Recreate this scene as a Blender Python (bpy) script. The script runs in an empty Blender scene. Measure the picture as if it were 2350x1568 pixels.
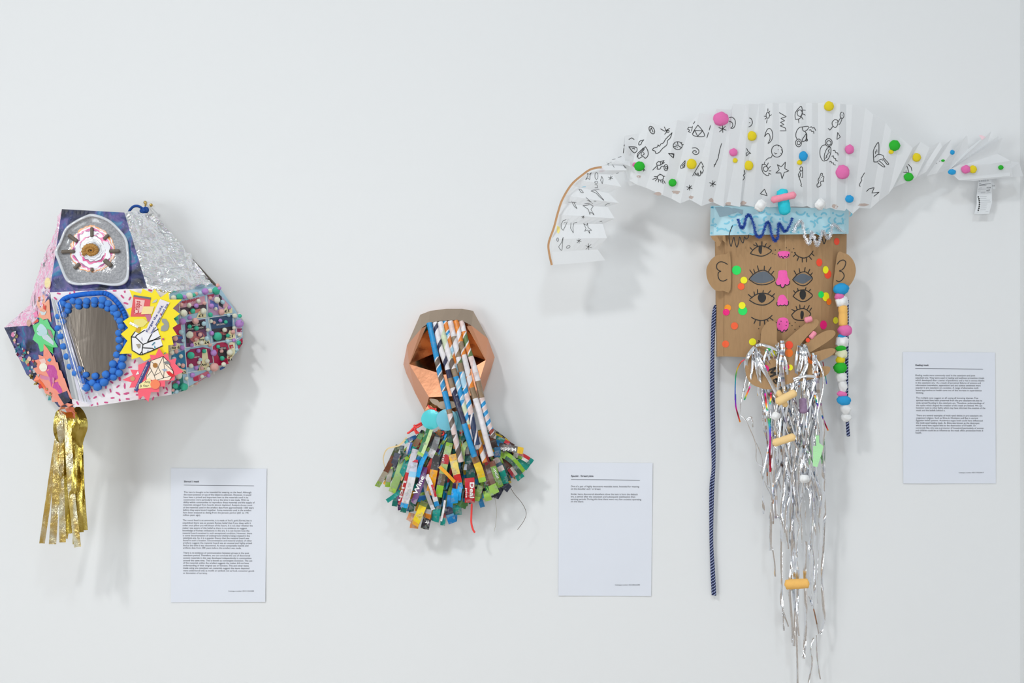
import bpy, bmesh, math, random
from mathutils import Vector, Matrix, noise
from mathutils.bvhtree import BVHTree
from mathutils.geometry import delaunay_2d_cdt
R = random.Random(7)
COL = bpy.context.scene.collection
SC = bpy.context.scene

# ------------------------------------------------------------------ camera
S = 0.00097            # metres per photo pixel on the wall (an A4 sheet is 216 px wide)
D = 2.6                # camera to wall
ZC = 1.45              # camera height
CAM = Vector((0, -D, ZC))
cd = bpy.data.cameras.new('camera'); cam = bpy.data.objects.new('camera', cd); COL.objects.link(cam)
cam.location = CAM; cam.rotation_euler = (math.pi/2, 0, 0)
cd.sensor_fit = 'HORIZONTAL'; cd.sensor_width = 36; cd.lens = 36*D/(2350*S); cd.clip_start = .05
SC.camera = cam

# ------------------------------------------------------------------ world, lamps, exposure
w = bpy.data.worlds.new('daylight'); SC.world = w; w.use_nodes = True
w.node_tree.nodes['Background'].inputs[0].default_value = (.90, .955, 1.0, 1)
w.node_tree.nodes['Background'].inputs[1].default_value = 0.62
def area(name, loc, target, sx, sy, power, col, spread=180):
    l = bpy.data.lights.new(name, 'AREA'); l.shape = 'RECTANGLE'; l.size = sx; l.size_y = sy
    l.energy = power; l.color = col; l.spread = math.radians(spread)
    o = bpy.data.objects.new(name, l); COL.objects.link(o); o.location = loc
    o.rotation_euler = (Vector(target)-Vector(loc)).to_track_quat('-Z', 'Y').to_euler()
    return o
area('window_daylight', (-3.2, -3.6, 1.0), (.3, 0, .6), 1.6, 1.7, 58, (.92, .98, 1.0))
area('front_fill_light', (.35, -5.9, 1.6), (.35, 0, 1.3), 2.2, 1.7, 58, (.95, .98, 1.0))  # added unseen fill from behind the camera, not a known window
area('skylight_panel', (-2.2, -3.4, 4.6), (-.2, 0, 0.0), .42, .42, 15, (.99, 1.0, 1.0), 75)
area('ceiling_panel_lamp', (0.6, -3.4, 4.7), (.3, 0, 0.0), .5, .5, 7.5, (.84, .94, 1.0), 75)
SC.view_settings.view_transform = 'Standard'; SC.view_settings.look = 'None'
SC.view_settings.gamma = 1; SC.view_settings.use_curve_mapping = False
SC.view_settings.exposure = -0.19

# ------------------------------------------------------------------ helpers
def V(px, py, d=0.0):
    """photo pixel + distance in front of the wall (mm) -> world point"""
    k = (D - d/1000)/D
    return Vector(((px-1175)*S*k, -d/1000, ZC+(784-py)*S*k))
def crop(ox, oy, sc):
    return lambda pts: [(ox+p[0]/sc, oy+p[1]/sc)+tuple(p[2:]) for p in pts]
def lin(c):
    c /= 255
    return c/12.92 if c <= .04045 else ((c+.055)/1.055)**2.4
def K(r, g, b, m=1.02):
    return tuple(min(.93, lin(v)*m) for v in (r, g, b))+(1,)

def nt(name):
    m = bpy.data.materials.new(name); m.use_nodes = True
    t = m.node_tree; return m, t, t.nodes['Principled BSDF']
def node(t, kind, **kw):
    n = t.nodes.new(kind)
    for k, v in kw.items():
        if k in n.inputs: n.inputs[k].default_value = v
        else: setattr(n, k, v)
    return n
def bump(t, b, src, strength, dist=.001):
    n = node(t, 'ShaderNodeBump'); n.inputs['Strength'].default_value = strength; n.inputs['Distance'].default_value = dist
    t.links.new(src, n.inputs['Height']); t.links.new(n.outputs[0], b.inputs['Normal'])
def objco(t, scale=(1, 1, 1)):
    c = node(t, 'ShaderNodeTexCoord'); m = node(t, 'ShaderNodeMapping'); m.inputs['Scale'].default_value = scale
    t.links.new(c.outputs['Object'], m.inputs['Vector']); return m.outputs[0]
_mc = {}
def mat(name, col, rough=.6, metal=0, bs=0, bstr=.3, var=0, spec=.5, coat=0):
    if name in _mc: return _mc[name]
    m, t, b = nt(name)
    b.inputs['Base Color'].default_value = col; b.inputs['Roughness'].default_value = rough
    b.inputs['Metallic'].default_value = metal; b.inputs['Specular IOR Level'].default_value = spec
    b.inputs['Coat Weight'].default_value = coat
    if bs or var:
        n = node(t, 'ShaderNodeTexNoise', Scale=bs or 200, Detail=4.0); t.links.new(objco(t), n.inputs['Vector'])
        if bs: bump(t, b, n.outputs['Fac'], bstr)
        if var:
            r = node(t, 'ShaderNodeMapRange'); r.inputs[3].default_value = 1-var; r.inputs[4].default_value = 1+var
            t.links.new(n.outputs['Fac'], r.inputs[0])
            x = node(t, 'ShaderNodeMix', data_type='RGBA', blend_type='MULTIPLY'); x.inputs[0].default_value = 1
            x.inputs[6].default_value = col; t.links.new(r.outputs[0], x.inputs[7]); t.links.new(x.outputs[2], b.inputs['Base Color'])
    _mc[name] = m; return m
def vcmat(name, rough, coat=0, metal=0, photo=0):
    m, t, b = nt(name); a = node(t, 'ShaderNodeVertexColor', layer_name='Col'); src = a.outputs[0]
    if photo:
        v = node(t, 'ShaderNodeTexVoronoi', Scale=330.0); t.links.new(objco(t), v.inputs['Vector'])
        h = node(t, 'ShaderNodeHueSaturation'); h.inputs['Saturation'].default_value = .4; h.inputs['Value'].default_value = .55; t.links.new(v.outputs['Color'], h.inputs['Color'])
        n = node(t, 'ShaderNodeTexNoise', Scale=75.0, Detail=2.0); t.links.new(objco(t), n.inputs['Vector'])
        r = node(t, 'ShaderNodeMapRange'); r.inputs[1].default_value = .53; r.inputs[2].default_value = .6; r.inputs[4].default_value = photo
        t.links.new(n.outputs['Fac'], r.inputs[0])
        x = node(t, 'ShaderNodeMix', data_type='RGBA'); t.links.new(r.outputs[0], x.inputs[0]); t.links.new(src, x.inputs[6]); t.links.new(h.outputs[0], x.inputs[7]); src = x.outputs[2]
    t.links.new(src, b.inputs['Base Color'])
    b.inputs['Roughness'].default_value = rough; b.inputs['Coat Weight'].default_value = coat; b.inputs['Metallic'].default_value = metal
    return m
M_PRINT = vcmat('printed_magazine_paper', .36, photo=.42); M_ROLL = vcmat('rolled_magazine_paper', .3, photo=.14)

def foil(name, col, rough=.18, scale=60, strength=.6, sparkle=0, stretch=(1, 1, 1), dist=.004, col2=None):
    m, t, b = nt(name); b.inputs['Metallic'].default_value = 1; b.inputs['Roughness'].default_value = rough
    b.inputs['Base Color'].default_value = col
    co = objco(t, stretch)
    n = node(t, 'ShaderNodeTexNoise', Scale=float(scale), Detail=5.0, Roughness=.6); t.links.new(co, n.inputs['Vector'])
    bump(t, b, n.outputs['Fac'], strength, dist)
    if sparkle:
        v = node(t, 'ShaderNodeTexVoronoi', Scale=420.0); t.links.new(co, v.inputs['Vector'])
        h = node(t, 'ShaderNodeHueSaturation'); h.inputs['Saturation'].default_value = .55; h.inputs['Value'].default_value = 1.1
        t.links.new(v.outputs['Color'], h.inputs['Color'])
        x = node(t, 'ShaderNodeMix', data_type='RGBA'); x.inputs[0].default_value = sparkle
        x.inputs[6].default_value = col; t.links.new(h.outputs[0], x.inputs[7]); t.links.new(x.outputs[2], b.inputs['Base Color'])
    if col2:
        n2 = node(t, 'ShaderNodeTexNoise', Scale=45.0, Detail=2.0); t.links.new(objco(t, (1, 1, .5)), n2.inputs['Vector'])
        r = node(t, 'ShaderNodeMapRange'); r.inputs[1].default_value = .42; r.inputs[2].default_value = .58; t.links.new(n2.outputs['Fac'], r.inputs[0])
        x = node(t, 'ShaderNodeMix', data_type='RGBA'); x.inputs[6].default_value = col; x.inputs[7].default_value = col2
        t.links.new(r.outputs[0], x.inputs[0]); t.links.new(x.outputs[2], b.inputs['Base Color'])
    return m

def link(name, me, m, parent=None):
    if not isinstance(m, (list, tuple)): m = [m]
    if me.users == 0:
        for x in m: me.materials.append(x)
    o = bpy.data.objects.new(name, me); COL.objects.link(o)
    if parent is not None:
        o.parent = parent
        if parent.type == 'EMPTY': o.matrix_parent_inverse = Matrix.Translation(-parent.location)
    return o
def mesh(name, verts, faces, m, parent=None, smooth=False, cols=None, mi=None):
    me = bpy.data.meshes.new(name); me.from_pydata([tuple(v) for v in verts], [], faces)
    if smooth: me.polygons.foreach_set('use_smooth', [True]*len(me.polygons))
    if cols is not None:
        a = me.color_attributes.new('Col', 'FLOAT_COLOR', 'CORNER'); buf = []
        for p, c in zip(me.polygons, cols): buf += list(c[:4])*p.loop_total
        a.data.foreach_set('color', buf)
    if mi is not None: me.polygons.foreach_set('material_index', mi)
    me.update(); return link(name, me, m, parent)
def thing(name, label, cat, loc):
    o = bpy.data.objects.new(name, None); o.empty_display_size = .05; COL.objects.link(o); o.location = loc
    o['label'] = label; o['category'] = cat; return o
def bm_obj(name, bm, m, parent=None, smooth=False):
    me = bpy.data.meshes.new(name); bmesh.ops.recalc_face_normals(bm, faces=bm.faces); bm.to_mesh(me); bm.free()
    if smooth: me.polygons.foreach_set('use_smooth', [True]*len(me.polygons))
    return link(name, me, m, parent)

class Surf:
    """geometry that stickers, ink and pieces are laid on (rays from the camera find the touched point)"""
    def __init__(s, default=50): s.v = []; s.f = []; s.t = None; s.d = default
    def add(s, *obs):
        for o in obs:
            n = len(s.v); mw = Matrix.Translation(o.location) if o.parent is None or o.location.length else Matrix()
            s.v += [mw @ v.co for v in o.data.vertices]; s.f += [[n+i for i in p.vertices] for p in o.data.polygons]
        s.t = None; return s
    def hit(s, px, py, off=0.0):
        if s.t is None: s.t = BVHTree.FromPolygons(s.v, s.f)
        dr = (V(px, py, 0)-CAM).normalized()
        loc, nrm, i, dist = s.t.ray_cast(CAM, dr)
        if loc is None:
            p = V(px, py, s.d); loc2 = s.t.find_nearest(p)[0]
            dep = -loc2.y*1000 if loc2 else s.d
            return V(px, py, dep+off)
        return loc - dr*(off/1000)
class Flat:
    def __init__(s, d): s.d = d
    def hit(s, px, py, off=0.0): return V(px, py, (s.d(px, py) if callable(s.d) else s.d)+off)

def smooth_path(pts, closed=False, n=5):
    if len(pts) < 3: return [tuple(p) for p in pts]
    out = []; N = len(pts)
    for i in range(N if closed else N-1):
        g = (lambda k: pts[k % N]) if closed else (lambda k: pts[max(0, min(N-1, k))])
        a, b, c, d = g(i-1), g(i), g(i+1), g(i+2)
        for k in range(n):
            t = k/n
            out.append(tuple(.5*(2*b[j]+(c[j]-a[j])*t+(2*a[j]-5*b[j]+4*c[j]-d[j])*t*t+(3*b[j]-a[j]-3*c[j]+d[j])*t**3) for j in range(len(b))))
    if not closed: out.append(tuple(pts[-1]))
    return out
def resample(pts, step):
    out = [pts[0]]
    for a, b in zip(pts, pts[1:]):
        L = math.dist(a[:2], b[:2]); n = max(1, int(math.ceil(L/step)))
        out += [tuple(a[j]+(b[j]-a[j])*k/n for j in range(len(a))) for k in range(1, n+1)]
    return out
def chaikin(pts, n=2):
    for _ in range(n): pts = [q for a, b in zip(pts, pts[1:]+pts[:1]) for q in ((a[0]*.75+b[0]*.25, a[1]*.75+b[1]*.25), (a[0]*.25+b[0]*.75, a[1]*.25+b[1]*.75))]
    return pts
def ring(cx, cy, rx, ry=None, n=28, rot=0, jit=0, rnd=R):
    ry = rx if ry is None else ry; o = []
    for i in range(n):
        a = 2*math.pi*i/n; k = 1+rnd.uniform(-jit, jit)
        x, y = rx*k*math.cos(a), ry*k*math.sin(a)
        o.append((cx+x*math.cos(rot)-y*math.sin(rot), cy+x*math.sin(rot)+y*math.cos(rot)))
    return o
def decal(name, poly, surf, m, parent, off=.4, thick=.5, maxlen=25, lift=None, holes=None):
    """flat piece of card / paper of real thickness laid on a surface"""
    bm = bmesh.new(); N = len(poly)
    cv, ce, cf = delaunay_2d_cdt([Vector(p[:2]) for p in poly], [(i, (i+1) % N) for i in range(N)], [list(range(N))], 1, 1e-4)[:3]
    bv = [bm.verts.new((v.x, v.y, 0)) for v in cv]
    for f in cf: bm.faces.new([bv[i] for i in f])
    for v in [v for v in bm.verts if not v.link_faces]: bm.verts.remove(v)
    for _ in range(6):
        es = [e for e in bm.edges if e.calc_length() > maxlen]
        if not es: break
        bmesh.ops.subdivide_edges(bm, edges=es, cuts=1); bmesh.ops.triangulate(bm, faces=[q for q in bm.faces if len(q.verts) > 3])
    be = [e for e in bm.edges if len(e.link_faces) == 1]; low = {}
    xy = {v: (v.co.x, v.co.y) for v in bm.verts}
    for e in be:
        for v in e.verts:
            if v not in low:
                low[v] = bm.verts.new(surf.hit(*xy[v], off + (lift(*xy[v]) if lift else 0)))
    for v, p in xy.items(): v.co = surf.hit(*p, off+thick + (lift(*p) if lift else 0))
    for e in be:
        a, b = e.verts; bm.faces.new((a, b, low[b], low[a]))
    return bm_obj(name, bm, m, parent)
def ribbon2d(paths, width, surf, off=.5):
    """ink or tape lines on a surface: list of px polylines -> verts, faces"""
    vs = []; fs = []
    for p in paths:
        if len(p) == 1:                                   # a dot
            c = len(vs); q = ring(p[0][0], p[0][1], width*.62, n=8)
            vs += [surf.hit(x, y, off) for x, y in q]; fs.append(list(range(c, c+8))); continue
        p = resample(p, max(2.5, width)); n = len(p); c = len(vs)
        for i in range(n):
            a = p[max(0, i-1)]; b = p[min(n-1, i+1)]; dx, dy = b[0]-a[0], b[1]-a[1]; L = math.hypot(dx, dy) or 1
            ex = -width*.3 if i == 0 else width*.3 if i == n-1 else 0
            k = width/2*(.72 if i in (0, n-1) else 1)
            x, y = p[i][0]+dx/L*ex, p[i][1]+dy/L*ex
            vs += [surf.hit(x-dy/L*k, y+dx/L*k, off), surf.hit(x+dy/L*k, y-dx/L*k, off)]
        fs += [(c+2*i, c+2*i+1, c+2*i+3, c+2*i+2) for i in range(n-1)]
    return vs, fs
def ink(name, paths, width, surf, m, parent, off=.6):
    vs, fs = ribbon2d(paths, width, surf, off); return mesh(name, vs, fs, m, parent)
_tc = {}
def text_geo(body, bold):
    k = (body, bold)
    if k not in _tc:
        c = bpy.data.curves.new('t', 'FONT'); c.body = body; c.size = 1; c.resolution_u = 2; c.offset = .026 if bold else 0.004
        o = bpy.data.objects.new('t', c); COL.objects.link(o)
        dg = bpy.context.evaluated_depsgraph_get(); me = bpy.data.meshes.new_from_object(o.evaluated_get(dg))
        _tc[k] = ([v.co.xy.copy() for v in me.vertices], [list(p.vertices) for p in me.polygons])
        bpy.data.objects.remove(o); bpy.data.meshes.remove(me); bpy.data.curves.remove(c)
    return _tc[k]
def text_into(vs, fs, body, x0, y0, size, surf, width=None, ang=0, off=.5, bold=False):
    """baseline starts at pixel (x0,y0); size = font size in px; width fits the line to that many px"""
    g, f = text_geo(body, bold)
    if not g: return
    a0 = min(p.x for p in g); a1 = max(p.x for p in g); kx = (width/(a1-a0)) if width else size
    ca, sa = math.cos(math.radians(ang)), math.sin(math.radians(ang)); c = len(vs)
    for p in g:
        x, y = (p.x-a0)*kx, p.y*size
        vs.append(surf.hit(x0+x*ca-y*sa, y0-x*sa-y*ca, off))
    fs += [[c+i for i in q] for q in f]
def text(name, body, x0, y0, size, surf, m, parent, **kw):
    vs, fs = [], []; text_into(vs, fs, body, x0, y0, size, surf, **kw); return mesh(name, vs, fs, m, parent)
def frames(pts):
    n = len(pts); T = [(pts[min(n-1, i+1)]-pts[max(0, i-1)]).normalized() for i in range(n)]
    u = T[0].cross(Vector((0, 1, 0)));  u = u if u.length > .1 else T[0].cross(Vector((1, 0, 0))); u.normalize(); out = []
    for t in T:
        u = (u-t*u.dot(t)).normalized(); out.append((t, u, t.cross(u)))
    return out
def tube_geo(pts, r, seg=10, colf=None, caps=True, turn=None):
    """pts world points; r float (m) or list"""
    n = len(pts); fr = frames(pts); vs = []; fs = []; cols = []; L = 0; Li = 0
    for i in range(n):
        if i: Li += (pts[i]-pts[i-1]).length
        a0 = turn(Li) if turn else 0
        ri = r[i] if isinstance(r, (list, tuple)) else r
        for k in range(seg):
            a = 2*math.pi*k/seg+a0; vs.append(pts[i]+(fr[i][1]*math.cos(a)+fr[i][2]*math.sin(a))*ri)
    for i in range(n-1):
        L2 = L+(pts[i+1]-pts[i]).length
        for k in range(seg):
            fs.append((i*seg+k, i*seg+(k+1) % seg, (i+1)*seg+(k+1) % seg, (i+1)*seg+k))
            if colf: cols.append(colf((L+L2)/2, (k+.5)/seg))
        L = L2
    if caps:
        fs += [tuple(range(seg))[::-1], tuple((n-1)*seg+k for k in range(seg))]
        if colf: cols += [colf(0, 0), colf(L, 0)]
    return vs, fs, cols if colf else None
def tube(name, pts, r, m, parent, seg=10, colf=None, caps=True, smooth=True):
    vs, fs, c = tube_geo(pts, r, seg, colf, caps); return mesh(name, vs, fs, m, parent, smooth, c)
def pixpath(pts, n=5, closed=False):
    return [V(*p) for p in smooth_path(pts, closed, n)]
def strip(name, pts, width, m, parent, colf=None, twist=None, bow=0):
    """thin band of paper or foil: world centreline, width (m), twist(t) radians about its own length"""
    n = len(pts); fr = []; vs = []; fs = []; cols = []
    for i in range(n):
        t = (pts[min(n-1, i+1)]-pts[max(0, i-1)]).normalized(); vd = (pts[i]-CAM).normalized()
        s = t.cross(vd); s = s.normalized() if s.length > 1e-4 else Vector((1, 0, 0))
        nn = t.cross(s).normalized(); a = twist(i/(n-1)) if twist else 0
        s2 = s*math.cos(a)+nn*math.sin(a); n2 = s2.cross(t)
        wd = width(i/(n-1)) if callable(width) else width
        vs += [pts[i]-s2*wd/2, pts[i]+n2*bow, pts[i]+s2*wd/2]
    for i in range(n-1):
        for k in (0, 1):
            fs.append((i*3+k, i*3+k+1, i*3+k+4, i*3+k+3))
            if colf: cols.append(colf((i+.5)/(n-1), k))
    return mesh(name, vs, fs, m, parent, True, cols if colf else None)
def fuzzy_ball(seed, sub=3, jit=.06, low=.05):
    rr = random.Random(seed); bm = bmesh.new(); bmesh.ops.create_icosphere(bm, subdivisions=sub, radius=1)
    for v in bm.verts:
        k = 1+rr.uniform(-jit, jit)+low*noise.noise(v.co*1.7+Vector((seed, 0, 0))); v.co = v.co*k
    vl = list(bm.verts)
    for _ in range(1300):                                   # loose fibres standing off the surface
        v = rr.choice(vl).co; d = (v.normalized()+Vector((rr.gauss(0, .35), rr.gauss(0, .35), rr.gauss(0, .35)))).normalized()
        sd = d.cross(Vector((rr.gauss(0, 1), rr.gauss(0, 1), rr.gauss(0, 1)))).normalized()*.006
        bm.faces.new([bm.verts.new(q) for q in (v*.97-sd, v*.97+sd, v+d*rr.uniform(.03, .075))])
    me = bpy.data.meshes.new('pompom'); bm.to_mesh(me); bm.free(); me.polygons.foreach_set('use_smooth', [True]*len(me.polygons)); return me
_pom = {}
def pom(name, loc, r, m, parent, scale=(1, 1, 1), lump=False, rot=None):
    k = (m.name, lump, R.randrange(2))
    if k not in _pom:
        _pom[k] = fuzzy_ball(R.randrange(999), 3, .05, .28 if lump else .07)
    o = link(name, _pom[k], m, parent); o.location = loc; o.scale = (r*scale[0], r*scale[1], r*scale[2])
    o.rotation_euler = rot if rot else (R.uniform(0, 6), R.uniform(0, 6), R.uniform(0, 6)) if scale == (1, 1, 1) else (0, 0, 0)
    return o
def felt(name, col):
    if name in _mc: return _mc[name]
    col = tuple(min(.95, c*1.12+.035) for c in col[:3])+(1,)
    m, t, b = nt(name); b.inputs['Base Color'].default_value = col; b.inputs['Roughness'].default_value = .95
    b.inputs['Specular IOR Level'].default_value = .1; b.inputs['Sheen Weight'].default_value = .25; b.inputs['Sheen Tint'].default_value = col
    n = node(t, 'ShaderNodeTexNoise', Scale=900.0, Detail=3.0); t.links.new(objco(t), n.inputs['Vector'])
    v = node(t, 'ShaderNodeTexNoise', Scale=14.0, Detail=5.0); t.links.new(objco(t), v.inputs['Vector'])
    bump(t, b, v.outputs['Fac'], .3, .03); b1 = t.nodes[-1]
    b2 = node(t, 'ShaderNodeBump'); b2.inputs['Strength'].default_value = .55; b2.inputs['Distance'].default_value = .0008
    t.links.new(n.outputs['Fac'], b2.inputs['Height']); t.links.new(b1.outputs[0], b2.inputs['Normal']); t.links.new(b2.outputs[0], b.inputs['Normal'])
    _mc[name] = m; return m
def sausage(name, a, b, r, m, parent, seg=16, bend=0, jit=.05):
    """soft felted cylinder with rounded ends between two world points"""
    n = 14; pts = []; rs = []; up = Vector((0, 0, 1)) if abs((b-a).normalized().z) < .8 else Vector((1, 0, 0))
    L = (b-a).length
    for i in range(n+1):
        t = i/n; e = min(t, 1-t)*L
        pts.append(a+(b-a)*t+up*bend*4*t*(1-t)); q = min(1, e/(r*.55)); rs.append(r*(.25+.75*math.sqrt(max(0, 1-(1-q)**2)))*(1+R.uniform(-jit, jit)))
    vs, fs, _ = tube_geo(pts, rs, seg); vs = [v+Vector((R.uniform(-1, 1), R.uniform(-1, 1), R.uniform(-1, 1)))*r*jit*.6 for v in vs]
    return mesh(name, vs, fs, m, parent, True)

# ------------------------------------------------------------------ the room
def struct(name, verts, faces, m):
    o = mesh(name, verts, faces, m); o['kind'] = 'structure'; return o
def wallmat(name, col, rough=.75):
    m, t, b = nt(name); b.inputs['Roughness'].default_value = rough; b.inputs['Specular IOR Level'].default_value = .25
    co = objco(t); n = node(t, 'ShaderNodeTexNoise', Scale=1.3, Detail=6.0); t.links.new(co, n.inputs['Vector'])
    x = node(t, 'ShaderNodeMix', data_type='RGBA'); x.inputs[6].default_value = tuple(c*.975 for c in col[:3])+(1,); x.inputs[7].default_value = col
    t.links.new(n.outputs['Fac'], x.inputs[0]); t.links.new(x.outputs[2], b.inputs['Base Color'])
    n2 = node(t, 'ShaderNodeTexNoise', Scale=90.0, Detail=5.0); t.links.new(co, n2.inputs['Vector']); bump(t, b, n2.outputs['Fac'], .08, .002)
    return m
def slab(name, lo, hi, m):
    x0, y0, z0 = lo; x1, y1, z1 = hi
    vs = [(x, y, z) for x in (x0, x1) for y in (y0, y1) for z in (z0, z1)]
    return struct(name, vs, [(0, 1, 3, 2), (4, 6, 7, 5), (0, 4, 5, 1), (2, 3, 7, 6), (0, 2, 6, 4), (1, 5, 7, 3)], m)
M_WALL = wallmat('white_wall_paint', (.815, .825, .834, 1))
M_WALL2 = wallmat('grey_wall_paint', (.46, .44, .42, 1))
M_FLOOR = mat('brown_timber_floor', (.40, .33, .27, 1), .5, bs=6, bstr=.1, var=.35)
XR = (2341-1175)*S
slab('wall_back', (-3.3, 0, 0), (XR+.1, .12, 4.8), M_WALL)
slab('wall_right', (XR, -6.0, 0), (XR+.1, 0, 4.8), M_WALL)
slab('wall_front', (-3.3, -6.1, 0), (XR+.1, -6.0, 4.8), M_WALL2)
slab('floor', (-3.3, -6.1, -.1), (XR+.1, .12, 0), M_FLOOR)
slab('ceiling', (-3.3, -6.1, 4.8), (XR+.1, .12, 4.9), M_WALL)

M_INK = mat('black_marker_ink', K(28, 26, 26, 1), .5)
M_TYPE = mat('printer_ink', K(58, 60, 72, 1), .6)
# ------------------------------------------------------------------ caption sheets
def papermat(name, col):
    m, t, b = nt(name); b.inputs['Base Color'].default_value = col; b.inputs['Roughness'].default_value = .42
    n = node(t, 'ShaderNodeTexNoise', Scale=9.0, Detail=2.0); t.links.new(objco(t), n.inputs['Vector']); bump(t, b, n.outputs['Fac'], .12, .01)
    return m
M_SHEET = papermat('laminated_print_paper', (.755, .785, .86, 1))
def sheet(label, corners, head, rule, lines, foot, ck, fs_px, seed):
    root = thing('caption_sheet', label, 'paper sheet', V(*[sum(c[i] for c in corners)/4 for i in (0, 1)], 0))
    (x0, y0), (x1, y1), (x2, y2), (x3, y3) = corners; NX, NY = 12, 16; vs = []; fs = []; rr = random.Random(seed)
    top = {}
    def depth(u, v):
        e = max(0, abs(u-.5)*2-.7)**2*3*(1+math.sin(v*7+seed)) + max(0, abs(v-.5)*2-.8)**2*3*(1+math.sin(u*5+seed*2))
        return 1.6+e+1.6*noise.noise(Vector((u*2.2, v*2.8, seed*3.1)))**2+.8*noise.noise(Vector((u*1.5, v*1.5, seed)))
    for j in range(NY+1):
        for i in range(NX+1):
            u, v = i/NX, j/NY
            x = (x0*(1-u)+x1*u)*(1-v)+(x3*(1-u)+x2*u)*v; y = (y0*(1-u)+y1*u)*(1-v)+(y3*(1-u)+y2*u)*v
            vs.append(V(x, y, max(.6, depth(u, v))))
    W = NX+1
    fs = [(j*W+i, j*W+i+1, (j+1)*W+i+1, (j+1)*W+i) for j in range(NY) for i in range(NX)]
    N = len(vs); vs += [v+Vector((0, .0005, 0)) for v in vs]
    fs += [tuple(N+k for k in f[::-1]) for f in fs]
    bd = [i for i in range(W)]+[j*W+NX for j in range(1, NY+1)]+[NY*W+i for i in range(NX-1, -1, -1)]+[j*W for j in range(NY-1, 0, -1)]
    fs += [(bd[k], bd[(k+1) % len(bd)], N+bd[(k+1) % len(bd)], N+bd[k]) for k in range(len(bd))]
    pg = mesh('page', vs, fs, M_SHEET, root, False)
    sf = Surf(2).add(pg)
    h = ck([head[1:]])[0]; text('heading', head[0], h[0], h[1], fs_px*1.0, sf, M_TYPE, root, width=h[2]/h[3], bold=True, off=.3)
    r = ck(rule); ink('rule_line', [r], .9, sf, M_TYPE, root, off=.3)
    v, f = [], []
    for body, x, y, xe in lines:
        (px, py), (pe, _) = ck([(x, y), (xe, y+2)]); text_into(v, f, body, px, py, fs_px, sf, width=pe-px, off=.3, ang=-.25)
    mesh('body_text', v, f, M_TYPE, root)
    (px, py), (pe, _) = ck([(foot[1], foot[2]), (foot[3], foot[2])]); text('catalogue_number', foot[0], px, py, fs_px*.62, sf, M_TYPE, root, width=pe-px, off=.3)
    return root
k1 = crop(380, 1060, 4.6125); k2 = crop(1270, 1050, 4.6125); k3 = crop(2060, 800, 4.9)
T1 = """This item is thought to be intended for wearing on the head. Although|193|330|908
the exact purpose or use of the object is unknown. However, it would|191|357|905
have been a prized and important item as the materials used in its|191|384|874
construction were particularly rare at the time it was made. With no|190|411|882
ability within communities to reproduce these materials and the supply of|188|438|942
materials salvaged from hoards almost depleted. Analysis shows most|188|465|917
of the materials used in the artefact date from approximately 1500 years|186|493|933
before they were bound together. Some materials used in the artefact|186|520|908
have been analysed as dating from the Jurassic period (201 to 145|185|547|878
million years ago).|184|573|370
The round fossil is an ammonite, it is made of fool's gold (Pyrite) but is|182|628|911
unpolished there was an ancient Roman belief that if you sleep with it|180|656|902
under your pillow you will dream of the future. It is not clear whether the|180|683|922
maker was aware of this belief as there is no evidence to suggest|180|710|861
knowledge of Roman civilisations in this era. It is not known how the|180|737|887
material hoard remained in such exceptional condition. However, there|181|764|915
is some documentation of underground shelters being created in the|183|790|891
cataclysm era. So, it is a popular theory that the material hoard was|184|816|883
found in such a location. Documentation and material analysis of other|184|842|914
artefacts suggest the material hoard was an unusual and highly prised|184|868|913
find at the time it was discovered. As most comparable hoards and|185|895|876
artifacts date from 200 years before this artefact was made.|185|921|802
There is no evidence of communication between groups in the post|187|973|883
cataclysm period. Therefore, we can conclude the use of discovered|187|1000|893
ancient materials in this way developed independently in communities|187|1027|909
around the same time. This is known as convergent evolution. The use|187|1054|917
of the materials within the artefact suggests the maker did not have|186|1080|881
understanding of their original use or function. This and other items|186|1107|880
made using pre cataclysm era materials suggest the items depicted|186|1134|886
were understood only as motifs or symbols not as food, consumer goods|186|1161|938
or denotation of currency.|186|1187|443"""
T2 = """One of a pair of highly decorative wearable items. Intended for wearing|184|315|908
on the shoulder and / or breast.|184|342|503
Similar items discovered elsewhere show the item is form the dieback|184|397|894
era, a period after the cataclysm and subsequent stabilisation then|184|424|866
uprising periods. During this time there were very few societies operating|184|451|929
on the island.|184|476|320"""
T3 = """Healing masks were commonly used in the cataclysm and post|198|310|871
cataclysm era. They were used in healing and wellness protection rituals|199|339|973
which developed after a series of pandemics and a rise in excess deaths|200|367|975
in the cataclysm era.  As a result of perceived failures of science and|202|395|935
information overwhelm, superstition and anti science sentiment were|203|423|933
popular in pre cataclysm era societies. A range of alternative myth|204|451|908
based approaches to health came out of this increase in superstitious|205|479|945
thinking.|206|507|292
The multiple eyes suggest an all seeing all knowing shaman. Few|207|564|908
spiritual texts have been preserved from the pre cataclysm era due to|208|592|950
wide spread flooding in the cataclysm era. Therefore, understandings of|208|621|975
the myths which shaped the creation of this mask are limited. We can|208|649|951
however look to other faiths which may have informed the creation of the|208|677|986
mask and the beliefs behind it.|209|705|535
There are several examples of multi eyed deities in pre cataclysm era|210|762|953
organised religion. Such as Shiva in Hinduism and Bes in ancient|208|790|906
Egyptian belief systems. Academics argue both could have influenced|207|818|956
the multi eyed healing mask. As Shiva was known as the destroyer,|206|846|925
which some have argued links to the destruction of ill health. Or|205|874|880
conversely Bes who was a protector of household particularly of women|204|902|967
and children could be an influence as the mask offers protection from ill|203|930|960
health.|202|957|271"""
def L(t): return [(a, float(b), float(c), float(d)) for a, b, c, d in (q.split('|') for q in t.split('\n'))]
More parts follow.
